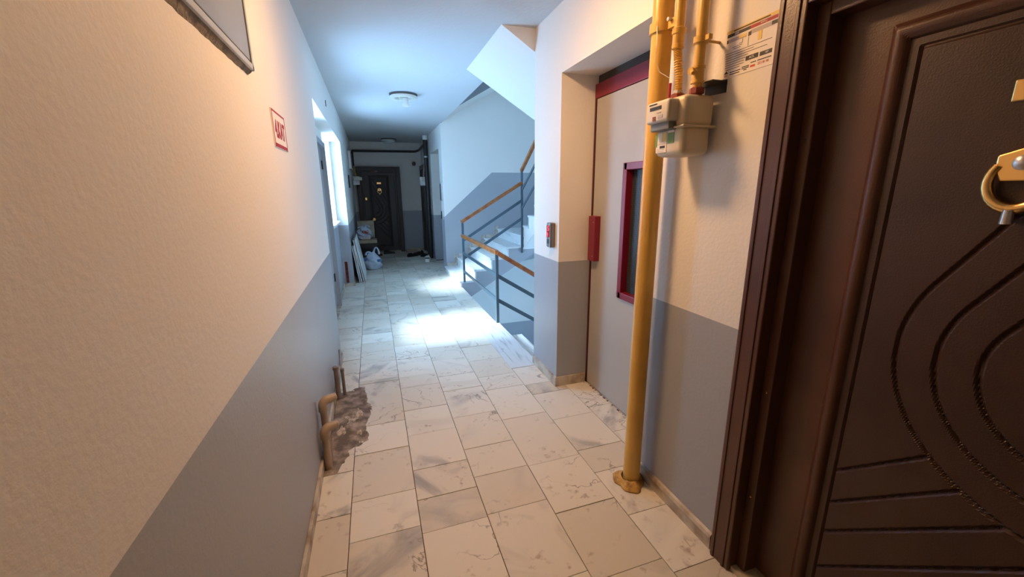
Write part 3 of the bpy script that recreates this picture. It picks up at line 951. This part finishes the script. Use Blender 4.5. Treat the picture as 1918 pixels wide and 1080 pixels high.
box('counter_window', MX0 - .0465, MX0 - .044, 1.348, 1.413, 1.768, 1.780, INKB, hx)
box('print_line', MX0 - .0463, MX0 - .044, 1.373, 1.418, 1.787, 1.791, INKB, hx)
box('print_line', MX0 - .0463, MX0 - .044, 1.348, 1.373, 1.755, 1.758, INKG, hx)
box('print_square', MX0 - .0463, MX0 - .044, 1.338, 1.363, 1.737, 1.748, INKG, hx)
box('seal', MX0 - .0475, MX0 - .044, 1.378, 1.393, 1.730, 1.745, RUST, hx)
LX = MX0 + .0025
box('label_white', LX, LX + .006, 1.365, 1.425, 1.618, 1.69, PAPER, mt)
box('label_yellow', LX - .0006, LX + .006, 1.368, 1.392, 1.657, 1.69, INKY, mt)
box('label_green', LX, LX + .006, 1.325, 1.360, 1.648, 1.686, GREEN, mt)
box('label_green', LX - .0006, LX + .006, 1.418, 1.432, 1.64, 1.688, GREEN, mt)
box('label_code', LX - .0006, LX + .006, 1.372, 1.402, 1.634, 1.643, INKB, mt)
box('label_header', LX, LX + .006, 1.325, 1.358, 1.688, 1.695, PAPER, mt)
for z in (1.622, 1.629, 1.648):
    box('print_line', LX - .0005, LX + .006, 1.372, 1.418, z, z + .0018, INKG, mt)
for (y, mm_) in ((1.405, RUST), (1.305, RUST)):
    MB().lathe((1.155, y, 1.808), [(.020, 0), (.020, .006), (.026, .008), (.026, .026), (.018, .030), (.014, .04)], 8).build('union_nut', mm_, mt)
MB().tube([(1.14, 1.4345, 1.788), (1.14, 1.4345, 1.88)], .006, 10).build('test_valve', INKR, mt)
mb = MB(); mb.prism([(1.25, 1.815), (1.25, 1.858), (1.35, 1.871), (1.35, 1.82)], 'x', XR - .004, XR); mb.box(1.172, XR, 1.25, 1.35, 1.850, 1.854)
mb.build('wall_bracket', BLACKM, mt)

fl = tag(empty('flexible_gas_pipe', (1.155, 1.405, 1.82)), 'yellow corrugated gas hose rising from meter inlet', 'pipe')
path = [(1.155, 1.405, 1.845), (1.155, 1.406, 1.90), (1.152, 1.414, 1.96), (1.150, 1.420, 2.0)]
P_, R_ = [], []
N_ = 60
for i in range(N_ + 1):
    t = i / N_ * 3; k_ = min(2, int(t)); a = t - k_
    p = Vector(path[k_]).lerp(Vector(path[k_ + 1]), a)
    P_.append(p); R_.append(.0145 + .0022 * math.sin(i * math.pi * .66))
MB().tube(P_, R_, 14).build('corrugated_hose', YELLOW, fl, smooth=True)
mb = MB()
mb.lathe((1.150, 1.420, 1.995), [(.018, 0), (.022, .003), (.022, .016), (.018, .018), (.021, .024), (.021, .05), (.025, .052), (.025, .07), (.019, .074), (.019, .62)], 16)
mb.build('pipe', YELLOW, fl, smooth=True)
MB().lathe((1.155, 1.405, 1.835), [(.019, 0), (.019, .012)], 6).build('hose_nut', STEEL, fl)

sp = tag(empty('outlet_gas_pipe', (1.155, 1.305, 1.82)), 'straight yellow gas pipe with clamps leaving meter outlet', 'pipe')
mb = MB(); mb.lathe((1.155, 1.305, 1.838), [(.017, 0), (.017, .012), (.024, .013), (.024, .02), (.021, .022), (.021, .06), (.024, .062), (.024, .07), (.0185, .072), (.0185, .79)], 18)
mb.build('pipe', YELLOW, sp, smooth=True)
c1 = MB().lathe((1.155, 1.305, 1.982), [(.019, 0), (.026, 0), (.026, .02), (.019, .02)], 18).build('clamp', YELLOW, sp, smooth=True)
box('clamp_ear', 1.148, 1.164, 1.262, 1.283, 1.984, 2.0, YELLOW, c1)
MB().tube([(1.18, 1.305, 1.992), (XR, 1.305, 1.992)], .005, 8).build('clamp_rod', YELLOW, c1)
mb = MB(); mb.tube([(1.130, 1.30, 1.887), (1.112, 1.296, 1.887)], [.011, .013], 6); mb.tube([(1.118, 1.297, 1.887), (1.106, 1.275, 1.875)], .006, 8)
mb.build('test_plug', YELLOW, sp, smooth=True)

# ------------------------------------------------------------------ notice on the right wall
nt_ = tag(empty('gas_notice', (XR, 1.17, 1.86)), 'printed notice with yellow, black and red header beside brown door', 'notice')
YN0, YN1, ZN0, ZN1 = 1.072, 1.272, 1.862, 2.014
box('sheet', XR - .0016, XR, YN0, YN1, ZN0, ZN1, PAPER, nt_)
def pr_(y0, y1, z0, z1, m, nme='print_bar', d=.0022):   # y0,y1 measured from the left edge of the sheet
    return box(nme, XR - d, XR - .0014, YN1 - y1, YN1 - y0, ZN0 + z0, ZN0 + z1, m, nt_)
pr_(0.0, .2, .143, .152, INKY)
pr_(.03, .17, .1445, .1485, INKB, d=.0025)
pr_(0.004, .098, .131, .141, INKB); pr_(.098, .197, .131, .141, INKR)
pr_(.035, .052, .133, .139, INKG, d=.0025)
text_mesh('lettering', 'KAPALI', .0075, PAPER, nt_, (XR - .0024, YN1 - .148, ZN0 + .136), (0, -1, 0), (0, 0, 1), .0003)
pr_(0.004, .085, .113, .124, INKG); pr_(0.004, .010, .113, .124, INKB, d=.0025); pr_(.055, .085, .116, .124, INKY, d=.0025)
pr_(.098, .19, .115, .127, INKG); pr_(.092, .103, .112, .124, INKB, d=.0025); pr_(.178, .197, .116, .127, INKB, d=.0025)
pr_(.132, .145, .088, .114, INKY, d=.0025); pr_(.094, .0952, .082, .112, INKB); pr_(.07, .0715, .10, .112, INKB); pr_(.058, .0715, .099, .1005, INKB)
for i, (a, b) in enumerate(((.03, .07), (.035, .065))): pr_(a, b, .094 - i * .006, .0955 - i * .006, INKB)
for i, (a, b) in enumerate(((.004, .185), (.006, .12), (.006, .17), (.006, .10), (.006, .09), (.006, .085), (.006, .085), (.01, .07))):
    pr_(a, b, .078 - i * .0075, .0795 - i * .0075, INKB)
pr_(.092, .14, .036, .050, INKB); pr_(.146, .19, .036, .048, INKB)
text_mesh('lettering', 'ACİL', .009, PAPER, nt_, (XR - .0024, YN1 - .116, ZN0 + .043), (0, -1, 0), (0, 0, 1), .0003)
text_mesh('lettering', '187', .009, PAPER, nt_, (XR - .0024, YN1 - .172, ZN0 + .042), (0, -1, 0), (0, 0, 1), .0003)
for (a, b, z) in ((.03, .075, .014), (.03, .072, .007), (.08, .108, .018), (.08, .108, .013), (.088, .10, .008), (.114, .135, .024), (.14, .19, .024)): pr_(a, b, z, z + .0028, INKB)
text_mesh('lettering', '223 81 81', .0105, INKRB, nt_, (XR - .0020, YN1 - .163, ZN0 + .015), (0, -1, 0), (0, 0, 1), .0003)
pr_(.114, .132, .011, .017, INKRB)
mb = MB(); mb.add([(XR - .0022, YN1 - .004, ZN0 + .014), (XR - .0022, YN1 - .024, ZN0 + .014), (XR - .0022, YN1 - .014, ZN0 + .023)], [(0, 1, 2)]); mb.build('logo_roof', INKB, nt_)
text_mesh('lettering', 'EAG', .008, INKRB, nt_, (XR - .0020, YN1 - .014, ZN0 + .008), (0, -1, 0), (0, 0, 1), .0003)

# ------------------------------------------------------------------ left wall: floor sign, cabinet
sg = tag(empty('floor_sign', (XL, 2.23, 1.67)), 'white floor sign with red border reading 4.KAT', 'sign')
SY0, SY1, SZ0, SZ1 = 2.085, 2.372, 1.675, 1.832
box('panel', XL, XL + .004, SY0, SY1, SZ0, SZ1, PAPER, sg)
mb = MB()
for (a, b, c, d) in ((SY0 + .008, SY1, SZ0 + .002, SZ0 + .018), (SY0 + .008, SY1, SZ1 - .008, SZ1), (SY0 + .008, SY0 + .017, SZ0, SZ1), (SY1 - .009, SY1, SZ0, SZ1)):
    mb.box(XL + .003, XL + .0048, a, b, c, d)
mb.build('border', INKR, sg)
text_mesh('lettering', '4.KAT', .10, INKR, sg, (XL + .0046, (SY0 + SY1) / 2 + .006, 1.752), (0, 1, 0), (0, 0, 1), .0004, width=.215, bold=.004)

cb_ = tag(empty('meter_cabinet', (XL, 1.5, 1.89)), 'grey metal cabinet with pale frame set high in wall', 'cabinet')
mb = MB()
CY0, CY1, CZ0, CZ1 = 1.19, 1.80, 1.90, 2.42
for (a, b, c, d) in ((CY0, CY1, CZ0, CZ0 + .02), (CY0, CY1, CZ1 - .028, CZ1), (CY0, CY0 + .025, CZ0, CZ1), (CY1 - .018, CY1, CZ0, CZ1)):
    mb.box(XL - .01, XL + .022, a, b, c, d)
mb.build('frame', PANELF, cb_, bevel=.002)
box('backing', XL - .01, XL + .006, CY0 + .02, CY1 - .015, CZ0 + .02, CZ1 - .02, DARK, cb_)
box('door', XL + .004, XL + .018, CY0 + .031, CY1 - .023, CZ0 + .028, CZ1 - .034, PANELG, cb_, bevel=.002)
mb = MB()
rgp = random.Random(4)
n = 24
vs = []
for i in range(n + 1):
    y = CY0 - .05 + (CY1 - CY0 + .05) * i / n
    d = .026 + rgp.uniform(-.002, .003) - .012 * i / n
    vs += [(XL - .001, y, CZ0 - d), (XL + .006 + rgp.uniform(0, .004), y, CZ0 - d * .5), (XL + .014, y, CZ0 + .001)]
mb.add(vs, [(3 * i + j, 3 * i + j + 1, 3 * i + j + 4, 3 * i + j + 3) for i in range(n) for j in range(2)])
mb.build('plaster_edge', PLASTER, cb_, smooth=True)

hk = tag(MB().box(XL, XL + .006, 5.0, 5.02, 2.36, 2.42).build('wall_hook', BLACKM), 'tiny dark hook on wall above recess', 'hook')

# ------------------------------------------------------------------ pipe stubs and broken floor patch at the left wall
def elbow_pipe(name, label, base, z, out, m=PVC, r=.019):
    root = tag(empty(name, base), label, 'pipe')
    bx_, by_, _ = base
    MB().tube([(bx_, by_, -.004), (bx_, by_, z - .045)], r, 16).build('pipe', m, root, smooth=True)
    pts = [(bx_, by_, z - .06), (bx_, by_, z - .03)]
    for i in range(1, 7):
        a = math.radians(90 * i / 6)
        pts.append((bx_ + (.028 - .028 * math.cos(a)) * out[0], by_ + (.028 - .028 * math.cos(a)) * out[1], z - .03 + .028 * math.sin(a)))
    pts.append((pts[-1][0] + out[0] * .02, pts[-1][1] + out[1] * .02, pts[-1][2]))
    MB().tube(pts, r * 1.3, 16).build('elbow', m, root, smooth=True)
    q = Vector(pts[-1]); o = Vector((*out, 0))
    MB().tube([q - o * .005, q + o * .022, q + o * .026], [r * 1.16, r * 1.16, r * .9], 16).build('end_cap', m, root, smooth=True)
    return root
oa = Vector((.88, .48)).normalized()
elbow_pipe('beige_elbow_pipe', 'shorter beige plastic elbow pipe rising from broken floor by left wall', (-.345, 2.167, 0), .245, oa)
elbow_pipe('beige_elbow_pipe', 'taller beige plastic elbow pipe standing behind the shorter one', (-.3465, 2.232, 0), .375, oa)
for (nm, lb, x, y, h, r, m) in (('pipe_stub', 'thick brown-grey capped pipe stub beside the broken floor', -.3490, 2.985, .25, .017, PVCG),
                                ('pipe_stub', 'thin grey pipe stub just beyond the thick capped one', -.312, 3.03, .21, .011, PVCG)):
    root = tag(empty(nm, (x, y, 0)), lb, 'pipe')
    MB().tube([(x, y, -.004), (x, y, h)], r, 14).build('pipe', m, root, smooth=True)
    MB().lathe((x, y, h - .02), [(r * 1.25, 0), (r * 1.3, .022), (r * .8, .026)], 14).build('cap', m, root, smooth=True)
tag(MB().tube([(-.359, 3.12, .006), (-.359, 3.42, .04), (-.364, 3.48, .07), (-.3725, 3.6, .15)], .0075, 8).build('wall_conduit', mat('blue_grey_pipe', (.3, .33, .36), .4)), 'slim blue-grey conduit running along foot of left wall', 'conduit')

rgm = np.random.RandomState(8)
out = [(-.368, 2.10), (-.30, 2.09), (-.245, 2.20), (-.215, 2.30), (-.15, 2.31), (-.12, 2.42), (-.145, 2.53), (-.115, 2.62), (-.10, 2.76), (-.14, 2.86), (-.15, 3.05), (-.155, 3.14), (-.25, 3.13), (-.3, 3.09), (-.368, 3.09)]
def inside(x, y):
    c = False; j = len(out) - 1
    for i in range(len(out)):
        (xi, yi), (xj, yj) = out[i], out[j]
        if (yi > y) != (yj > y) and x < (xj - xi) * (y - yi) / (yj - yi) + xi: c = not c
        j = i
    return c
def edist(x, y):
    d = 9
    for i in range(len(out)):
        (ax, ay), (bx2, by2) = out[i], out[(i + 1) % len(out)]
        t = max(0, min(1, ((x - ax) * (bx2 - ax) + (y - ay) * (by2 - ay)) / ((bx2 - ax) ** 2 + (by2 - ay) ** 2 + 1e-9)))
        d = min(d, math.hypot(x - ax - t * (bx2 - ax), y - ay - t * (by2 - ay)))
    return d
nx, ny = 34, 110
gx = np.linspace(-.372, -.09, nx); gy = np.linspace(2.07, 3.17, ny)
ph = rgm.uniform(0, 6.3, 12); kx = rgm.uniform(10, 90, 12); ky = rgm.uniform(10, 90, 12)
vs = []
for y in gy:
    for x in gx:
        s = edist(x, y) * (1 if inside(x, y) else -1)
        nz = sum(math.sin(kx[i] * x + ky[i] * y + ph[i]) for i in range(12)) / 12
        s += .012 * nz
        z = -.004 + min(.0055, max(-.012, s * .2)) + (.0035 * nz + rgm.uniform(-.001, .001) + .011 * math.exp(-((x + .26) ** 2 + ((y - 2.62) * .45) ** 2) / .006) if s > 0 else -.004)
        vs.append((x, y, z))
fs = [(j * nx + i, j * nx + i + 1, (j + 1) * nx + i + 1, (j + 1) * nx + i) for j in range(ny - 1) for i in range(nx - 1)]
mp_ = tag(make('mortar_patch', vs, fs, MORTAR, smooth=True, origin=(-.24, 2.6, 0)), 'crumbly grey mortar patch where floor tiles are broken out', 'mortar patch')

PLUMP = mat('pale_plaster', (0.56, 0.49, 0.42), 0.95, bump=0.7, bscale=70, var=0.5, vscale=30, var_col=(0.32, 0.26, 0.21))
for (cx, cy, sx, sy, hz, sd_) in ((-.255, 2.63, .05, .10, .010, 1), (-.205, 2.71, .026, .07, .012, 2), (-.30, 2.52, .035, .06, .008, 3), (-.195, 2.47, .02, .03, .007, 4)):
    r = random.Random(sd_); n = 22; vs = [(cx, cy, hz + .003)]; fs = []
    for q, zz in ((.35, .95), (.7, .7), (1.0, -.2)):
        for k in range(n):
            a = 2 * math.pi * k / n
            w_ = q * (1 + .22 * math.sin(3 * a + sd_) + .12 * math.sin(5 * a + 2 * sd_)) * r.uniform(.88, 1.1)
            vs.append((cx + sx * w_ * math.cos(a), cy + sy * w_ * math.sin(a), hz * zz * r.uniform(.75, 1.2) + .003))
    fs += [(0, 1 + k, 1 + (k + 1) % n) for k in range(n)]
    fs += [(1 + i * n + k, 1 + (i + 1) * n + k, 1 + (i + 1) * n + (k + 1) % n, 1 + i * n + (k + 1) % n) for i in range(2) for k in range(n)]
    make('plaster_lump', vs, fs, PLUMP, mp_)

# ------------------------------------------------------------------ ceiling lamps
def lamp(nm, label, x, y, kind):
    root = tag(empty(nm, (x, y, ZC)), label, 'ceiling lamp')
    MB().lathe((x, y, ZC), [(.168, 0), (.168, -.012), (.150, -.016)], 36).build('base_plate', BLACKM if kind != 'open' else mat('dull_base', (.10, .10, .10), .6), root, smooth=True)
    MB().lathe((x, y, ZC - .016), [(.11, 0), (.150, 0), (.162, -.010), (.160, -.032), (.138, -.042), (.11, -.036), (.105, -.02), (.11, 0)], 36, cap=False).build('rim', LAMPW, root, smooth=True)
    if kind == 'open':
        mb = MB(); mb.lathe((x, y, ZC - .016), [(.10, 0), (.10, -.010), (.02, -.014)], 24); mb.build('reflector', LAMPW, root, smooth=True)
        mb = MB(); mb.box(x - .05, x + .05, y - .02, y + .02, ZC - .07, ZC - .03); mb.build('socket_bracket', LAMPW, root, bevel=.003)
        mb = MB(); mb.lathe((x + .02, y - .03, ZC - .05), [(.03, 0), (.034, -.03), (.034, -.07), (.04, -.072), (.038, -.09)], 16); mb.build('bulb_socket', WHITEP, root, smooth=True)
        mb = MB(); mb.tube([(x - .05, y, ZC - .045), (x - .075, y - .02, ZC - .075), (x - .05, y - .04, ZC - .10), (x - .0, y - .035, ZC - .10)], .003, 6); mb.build('wire', WHITEP, root, smooth=True)
    else:
        prof = [(.14 * math.cos(t), -.038 - .06 * math.sin(t)) for t in [math.pi / 2 * i / 8 for i in range(8)]] + [(.012, -.098)]
        MB().lathe((x, y, ZC), prof, 36).build('glass_dome', WARM if kind == 'lit' else LAMPG, root, smooth=True)
    return root
lamp('ceiling_lamp', 'round ceiling lamp missing its cover, bare socket hanging from rim', .47, 5.50, 'open')
lamp('ceiling_lamp', 'round ceiling lamp with intact frosted glass near end door', .47, 10.05, 'dome')
lamp('ceiling_lamp', 'lit round ceiling lamp giving warm light near elevator', .45, 1.85, 'lit')

# ------------------------------------------------------------------ far end of the corridor
bp = tag(empty('black_pipe_run', (XR - .06, 9.3, 0)), 'black pipe rising on right wall then crossing above end door', 'pipe')
MB().tube([(1.178, 9.25, 0.0), (1.178, 9.25, 2.56)], .044, 18).build('riser', BLACKM, bp, smooth=True)
mb = MB(); mb.tube([(1.178, 9.25, 2.47), (1.178, 10.45, 2.44), (1.10, 10.64, 2.42), (-.27, 10.64, 2.41), (-.335, 10.62, 2.41), (-.348, 10.6, 2.36), (-.348, 10.58, 2.02)], .026, 12)
mb.build('cross_pipe', BLACKM, bp, smooth=True)
MB().lathe((1.178, 9.25, 2.54), [(.05, 0), (.058, .05), (.05, .088)], 18).build('foam_plug', WHITEP, bp)
MB().lathe((1.178, 9.25, 2.18), [(.0435, 0), (.052, 0), (.052, .03), (.0435, .03)], 18, cap=False).build('clamp', STEEL, bp)
def small_meter(label, x0, x1, y0, y1, z, hose):
    root = tag(empty('gas_meter', ((x0 + x1) / 2, (y0 + y1) / 2, z)), label, 'gas meter')
    rbox('upper_case', x0, x1, y0, y1, z + .095, z + .19, .015, WHITEP, root)
    rbox('lower_case', x0 + .005, x1 - .005, y0 + .005, y1 - .005, z, z + .1, .015, WHITEP, root)
    rbox('index_head', x0 + .03, x1 + .05 if x0 < 0 else x1, y0 - .04, y0 + .01, z + .10, z + .17, .008, METERH, root)
    MB().tube(hose, .016, 10).build('hose', YELLOW if x0 < 0 else PVC, root, smooth=True)
small_meter('white gas meter with yellow hose at left of end door', XL, -.22, 10.15, 10.33, 1.63, [(-.30, 10.24, 1.81), (-.30, 10.26, 1.88), (-.335, 10.36, 1.98), (-.348, 10.5, 2.04), (-.348, 10.565, 2.06)])
small_meter('white gas meter on right wall behind black pipe', 1.06, XR - .005, 9.55, 9.72, 1.60, [(1.15, 9.63, 1.78), (1.16, 9.64, 1.90), (1.185, 9.6, 2.08), (1.180, 9.45, 2.14), (1.178, 9.285, 2.145)])
tag(MB().lathe((1.06, YF, 2.14), [(.045, 0), (.045, .012), (.03, .014)], 20, axis=(0, -1, 0)).build('vent_cap', BLACKM, smooth=True), 'small round black vent high on end wall', 'vent')
sw = tag(empty('light_switch', (1.09, YF, 1.2)), 'white light switch on end wall above grey dado', 'switch')
box('plate', 1.05, 1.13, YF - .010, YF, 1.185, 1.265, WHITEP, sw, bevel=.003)
box('rocker', 1.065, 1.115, YF - .016, YF - .008, 1.20, 1.25, WHITEP, sw, bevel=.003)
# thin panels near the second lift recess
for (nm, lb, z0, z1) in (('slim_call_panel', 'tall slim dark call panel at corner by stair wall', 1.30, 1.62), ('slim_button_plate', 'short dark button plate below slim call panel', 0.96, 1.12)):
    r_ = tag(empty(nm, (XR, 7.7, z0)), lb, 'call panel')
    box('casing', XR - .02, XR, 7.66, 7.80, z0, z1, STEEL, r_, bevel=.004)
    box('face', XR - .023, XR - .018, 7.675, 7.785, z0 + .015, z1 - .015, BLACKM, r_)
box_l2 = tag(box('door_6', 1.46, 1.50, F0 + .05, F1 - .05, 0.0, 2.1, ELEV), kind='structure')
# board and switch on the left wall
nb_ = tag(empty('fuse_box', (XL, 9.6, 1.9)), 'dark fronted fuse box on left wall near end door', 'fuse box')
box('case', XL, XL + .05, 9.1, 9.55, 1.93, 2.28, WHITEP, nb_, bevel=.004)
box('cover', XL + .048, XL + .06, 9.16, 9.50, 1.96, 2.25, BLACKM, nb_)
tag(box('wall_meter_plate', XL, XL + .02, 8.25, 8.45, 1.55, 1.78, BLACKM, bevel=.003), 'small dark plate on left wall below fuse box', 'plate')

# two old radiator panels leaning on the left wall
for i, (xb, xt, y0, y1, h, lb) in enumerate(((-.285, -.3590, 7.06, 8.08, .62, 'white radiator panel leaning directly against left wall'),
                                             (-.222, -.3345, 7.12, 8.10, .72, 'taller white radiator panel leaning on the other panel'))):
    root = tag(empty('radiator_panel', (xb, (y0 + y1) / 2, 0)), lb, 'radiator', 'radiator panels leaning by the wall')
    L_ = math.hypot(xt - xb, h); dx_, dz_ = (xt - xb) / L_, h / L_
    nx_, nz_ = dz_, -dx_
    def RP(a, n_): return (xb + dx_ * a + nx_ * n_, dz_ * a + nz_ * n_ + (.0 if n_ >= 0 else 0))
    def slab(name, a0, a1, n0, n1, ya, yb, m):
        poly = [RP(a0, n0), RP(a1, n0), RP(a1, n1), RP(a0, n1)]
        return MB().prism(poly, 'y', ya, yb).build(name, m, root, bevel=.003)
    slab('core', .02, L_ - .02, -.012, .012, y0 + .01, y1 - .01, METERG)
    slab('front_skin', 0.008, L_, .008, .02, y0, y1, SASH)
    slab('back_skin', 0.008, L_, -.02, -.008, y0, y1, SASH)
    slab('top_grille', L_ - .012, L_ + .006, -.018, .018, y0, y1, PVCG)

# chair with bag
ch = tag(empty('old_chair', (-.14, 9.2, 0)), 'worn beige padded chair with black legs against end wall corner', 'chair')
MB().box(-.335, .035, 8.98, 9.40, .425, .50).build('seat', CHAIR, ch, bevel=.018)
bb = MB(); bb.prism([(9.36, .50), (9.41, .50), (9.50, .87), (9.45, .87)], 'x', -.345, .0); bb.build('backrest', CHAIR, ch, bevel=.012)
for (x, y) in ((-.31, 9.02), (.01, 9.02), (-.31, 9.37), (.01, 9.37)):
    MB().tube([(x, y, 0), (x, y, .43)], .014, 10).build('leg', BLACKM, ch, smooth=True)
MB().box(-.33, .03, 9.0, 9.015, .33, .425).build('apron', BLACKM, ch)
MB().box(-.33, .03, 9.34, 9.355, .08, .425).build('under_seat_shade', BLACKM, ch)  # black sheet standing in for the shadow under the seat

def bag(name, label, c, sx, sy, sz, m, seed, handle):
    r = random.Random(seed)
    root = tag(empty(name, c), label, 'bag')
    nu, nv = 30, 20
    ph_ = [(r.uniform(2, 6), r.uniform(2, 7), r.uniform(0, 6.3), r.uniform(.02, .07)) for _ in range(9)]
    vs = []
    for j in range(nv + 1):
        t = j / nv
        z = t
        rad = (1 - abs(2 * t - .75) ** 2.4 * .55) if t < .8 else max(.12, (1 - .55 * (abs(2 * .8 - .75)) ** 2.4) * (1 - (t - .8) * 3.2))
        if t == 0: rad *= .9
        for i in range(nu):
            a = 2 * math.pi * i / nu
            q = 1 + sum(am * math.sin(k1 * a + k2 * t * 3 + p0) for k1, k2, p0, am in [(round(x[0]), x[1], x[2], x[3]) for x in ph_])
            vs.append((c[0] + sx * rad * q * math.cos(a), c[1] + sy * rad * q * math.sin(a), c[2] + sz * z * (1 + (.06 * math.sin(3 * a + seed) if t > .5 else 0))))
    fs = [(j * nu + i, j * nu + (i + 1) % nu, (j + 1) * nu + (i + 1) % nu, (j + 1) * nu + i) for j in range(nv) for i in range(nu)]
    fs += [tuple(range(nu))[::-1], tuple(range(nv * nu, (nv + 1) * nu))]
    make('bag_body', vs, fs, m, root, smooth=True)
    if handle:
        for s in (-1, 1):
            hx_, hz_ = c[0] + s * sx * .45, c[2] + sz * .86
            pts = []
            for i in range(13):
                a = math.pi * i / 12
                pts.append((hx_ + sx * .30 * math.cos(a), c[1] + s * .02, hz_ + handle * math.sin(a) * (1.0 if s > 0 else .45)))
            MB().tube(pts, [.022 - .008 * math.sin(math.pi * i / 12) for i in range(13)], 8).build('handle', m, root, smooth=True)
    return root
def drape(o, body, off):
    """push the printed patch back along +Y until it lies on the bag's film"""
    from mathutils.bvhtree import BVHTree
    ob, oo = ORG[body], ORG[o]
    t = BVHTree.FromPolygons([Vector(v.co) + Vector(ob) for v in body.data.vertices], [tuple(p.vertices) for p in body.data.polygons])
    y_front = min(v.co.y for v in o.data.vertices)
    for v in o.data.vertices:
        w = Vector(v.co) + Vector(oo)
        h = t.ray_cast(Vector((w.x, 8.5, w.z)), Vector((0, 1, 0)))[0]
        if h: v.co.y = h.y - off + (v.co.y - y_front) - oo[1]
    o.data.update()


b1 = bag('carrier_bag', 'stuffed carrier bag with red logo lying on beige chair', (-.205, 9.17, .498), .145, .13, .28, BAG, 3, .04)
body1 = [c for c in b1.children if c.name.startswith('bag_body')][0]
lv, lf2 = [], []
NA, NB = 14, 8
for j in range(NB + 1):
    for i in range(NA + 1):
        lv.append((-.245 + .125 * i / NA, 9.0, .628 + .062 * j / NB))
lf2 = [(j * (NA + 1) + i, j * (NA + 1) + i + 1, (j + 1) * (NA + 1) + i + 1, (j + 1) * (NA + 1) + i) for j in range(NB) for i in range(NA)]
drape(make('logo', lv, lf2, INKR, b1, smooth=True), body1, .002)
drape(text_mesh('lettering', 'BİM', .052, PAPER, b1, (-.1825, 9.0, .658), (1, 0, 0), (0, 0, 1), .0005, width=.10), body1, .0045)
rbox('contents', -.25, -.09, 9.045, 9.12, .502, .60, .025, BAGP, b1)
b2 = bag('carrier_bag', 'pale blue translucent carrier bag standing knotted on floor', (-.075, 8.32, 0), .165, .14, .33, BAG, 11, .13)
rbox('contents', .0, .075, 8.175, 8.25, .16, .20, .01, BLUE, b2)
rbox('contents', -.235, -.19, 8.25, 8.32, .17, .22, .01, BLUE, b2)

# shoes, boards and bits by the far doors
def shoe(label, x, y, a, m, group):
    root = tag(empty('shoe', (x, y, 0)), label, 'shoe', group)
    ca, sa = math.cos(a), math.sin(a)
    prof = [(-.13, .030, .07), (-.10, .038, .085), (-.05, .036, .09), (0.0, .036, .07), (.05, .044, .055), (.10, .042, .045), (.135, .025, .03)]
    def ring(l, w, h): return [(l, w * math.cos(t), .016 + (h - .016) * max(0, math.sin(t))) for t in [math.pi * k / 8 for k in range(9)]]
    vs = [p for q in prof for p in ring(*q)]
    vs = [(x + ca * u - sa * v, y + sa * u + ca * v, w) for u, v, w in vs]
    n = 9
    fs = [(i * n + k, i * n + k + 1, (i + 1) * n + k + 1, (i + 1) * n + k) for i in range(len(prof) - 1) for k in range(n - 1)]
    fs += [tuple(range(n)), tuple(range((len(prof) - 1) * n, len(prof) * n))[::-1], ]
    make('upper', vs, fs, m, root, smooth=True)
    sole = [(l, w + .004) for l, w, h in prof] + [(l, -w - .004) for l, w, h in prof[::-1]]
    MB().prism([(x + ca * u - sa * v, y + sa * u + ca * v) for u, v in sole], 'z', 0, .018).build('sole', SHOE, root)
shoe('dark shoe lying nearest the cardboard, toe towards corridor', .80, 9.66, .5, SHOE, 'shoes by the right-hand doorway')
shoe('dark shoe lying between other shoes by right-hand doorway', .93, 9.86, 2.2, SHOE, 'shoes by the right-hand doorway')
shoe('dark shoe lying beside foot of black pipe', 1.06, 9.60, 1.0, SHOE, 'shoes by the right-hand doorway')
shoe('dark shoe lying against right-hand door frame', 1.06, 10.08, 1.5, SHOE, 'shoes by the right-hand doorway')
shoe('reddish shoe at foot of end door beside chair', .06, 10.0, 1.2, SHOER, 'shoes at the end door')
shoe('black shoe in front of end door threshold', .30, 10.3, .2, SHOE, 'shoes at the end door')
tag(MB().box(.712, .98, 10.38, 10.62, 0, .035).build('doormat', CARD, bevel=.004), 'brown cardboard sheet on floor right of end door', 'cardboard')
tag(MB().prism([(.72, 10.37), (.75, 10.33), (1.0, 10.45), (.97, 10.50)], 'z', .0345, .058).build('wooden_board', mat('pale_wood', (.5, .4, .27), .7)), 'pale wooden offcut lying on brown cardboard', 'board')
pc = tag(empty('paint_can', (1.03, 8.78, 0)), 'small white can with dark rim at foot of black pipe', 'can')
MB().lathe((1.03, 8.78, 0), [(.048, 0), (.052, .006), (.052, .095), (.055, .1), (.050, .1), (.046, .085)], 20).build('can_body', WHITEP, pc, smooth=True)
MB().lathe((1.03, 8.78, .07), [(.053, 0), (.053, .022)], 20).build('label_band', SHOE, pc)
pc2 = tag(empty('paint_can', (1.085, 8.98, 0)), 'white tub lying behind small can beside black pipe', 'can')
MB().lathe((1.075, 8.93, .045), [(.04, 0), (.045, .004), (.045, .1), (.038, .1), (.036, .08)], 18, axis=(-.2, .95, .1)).build('tub_body', WHITEP, pc2, smooth=True)
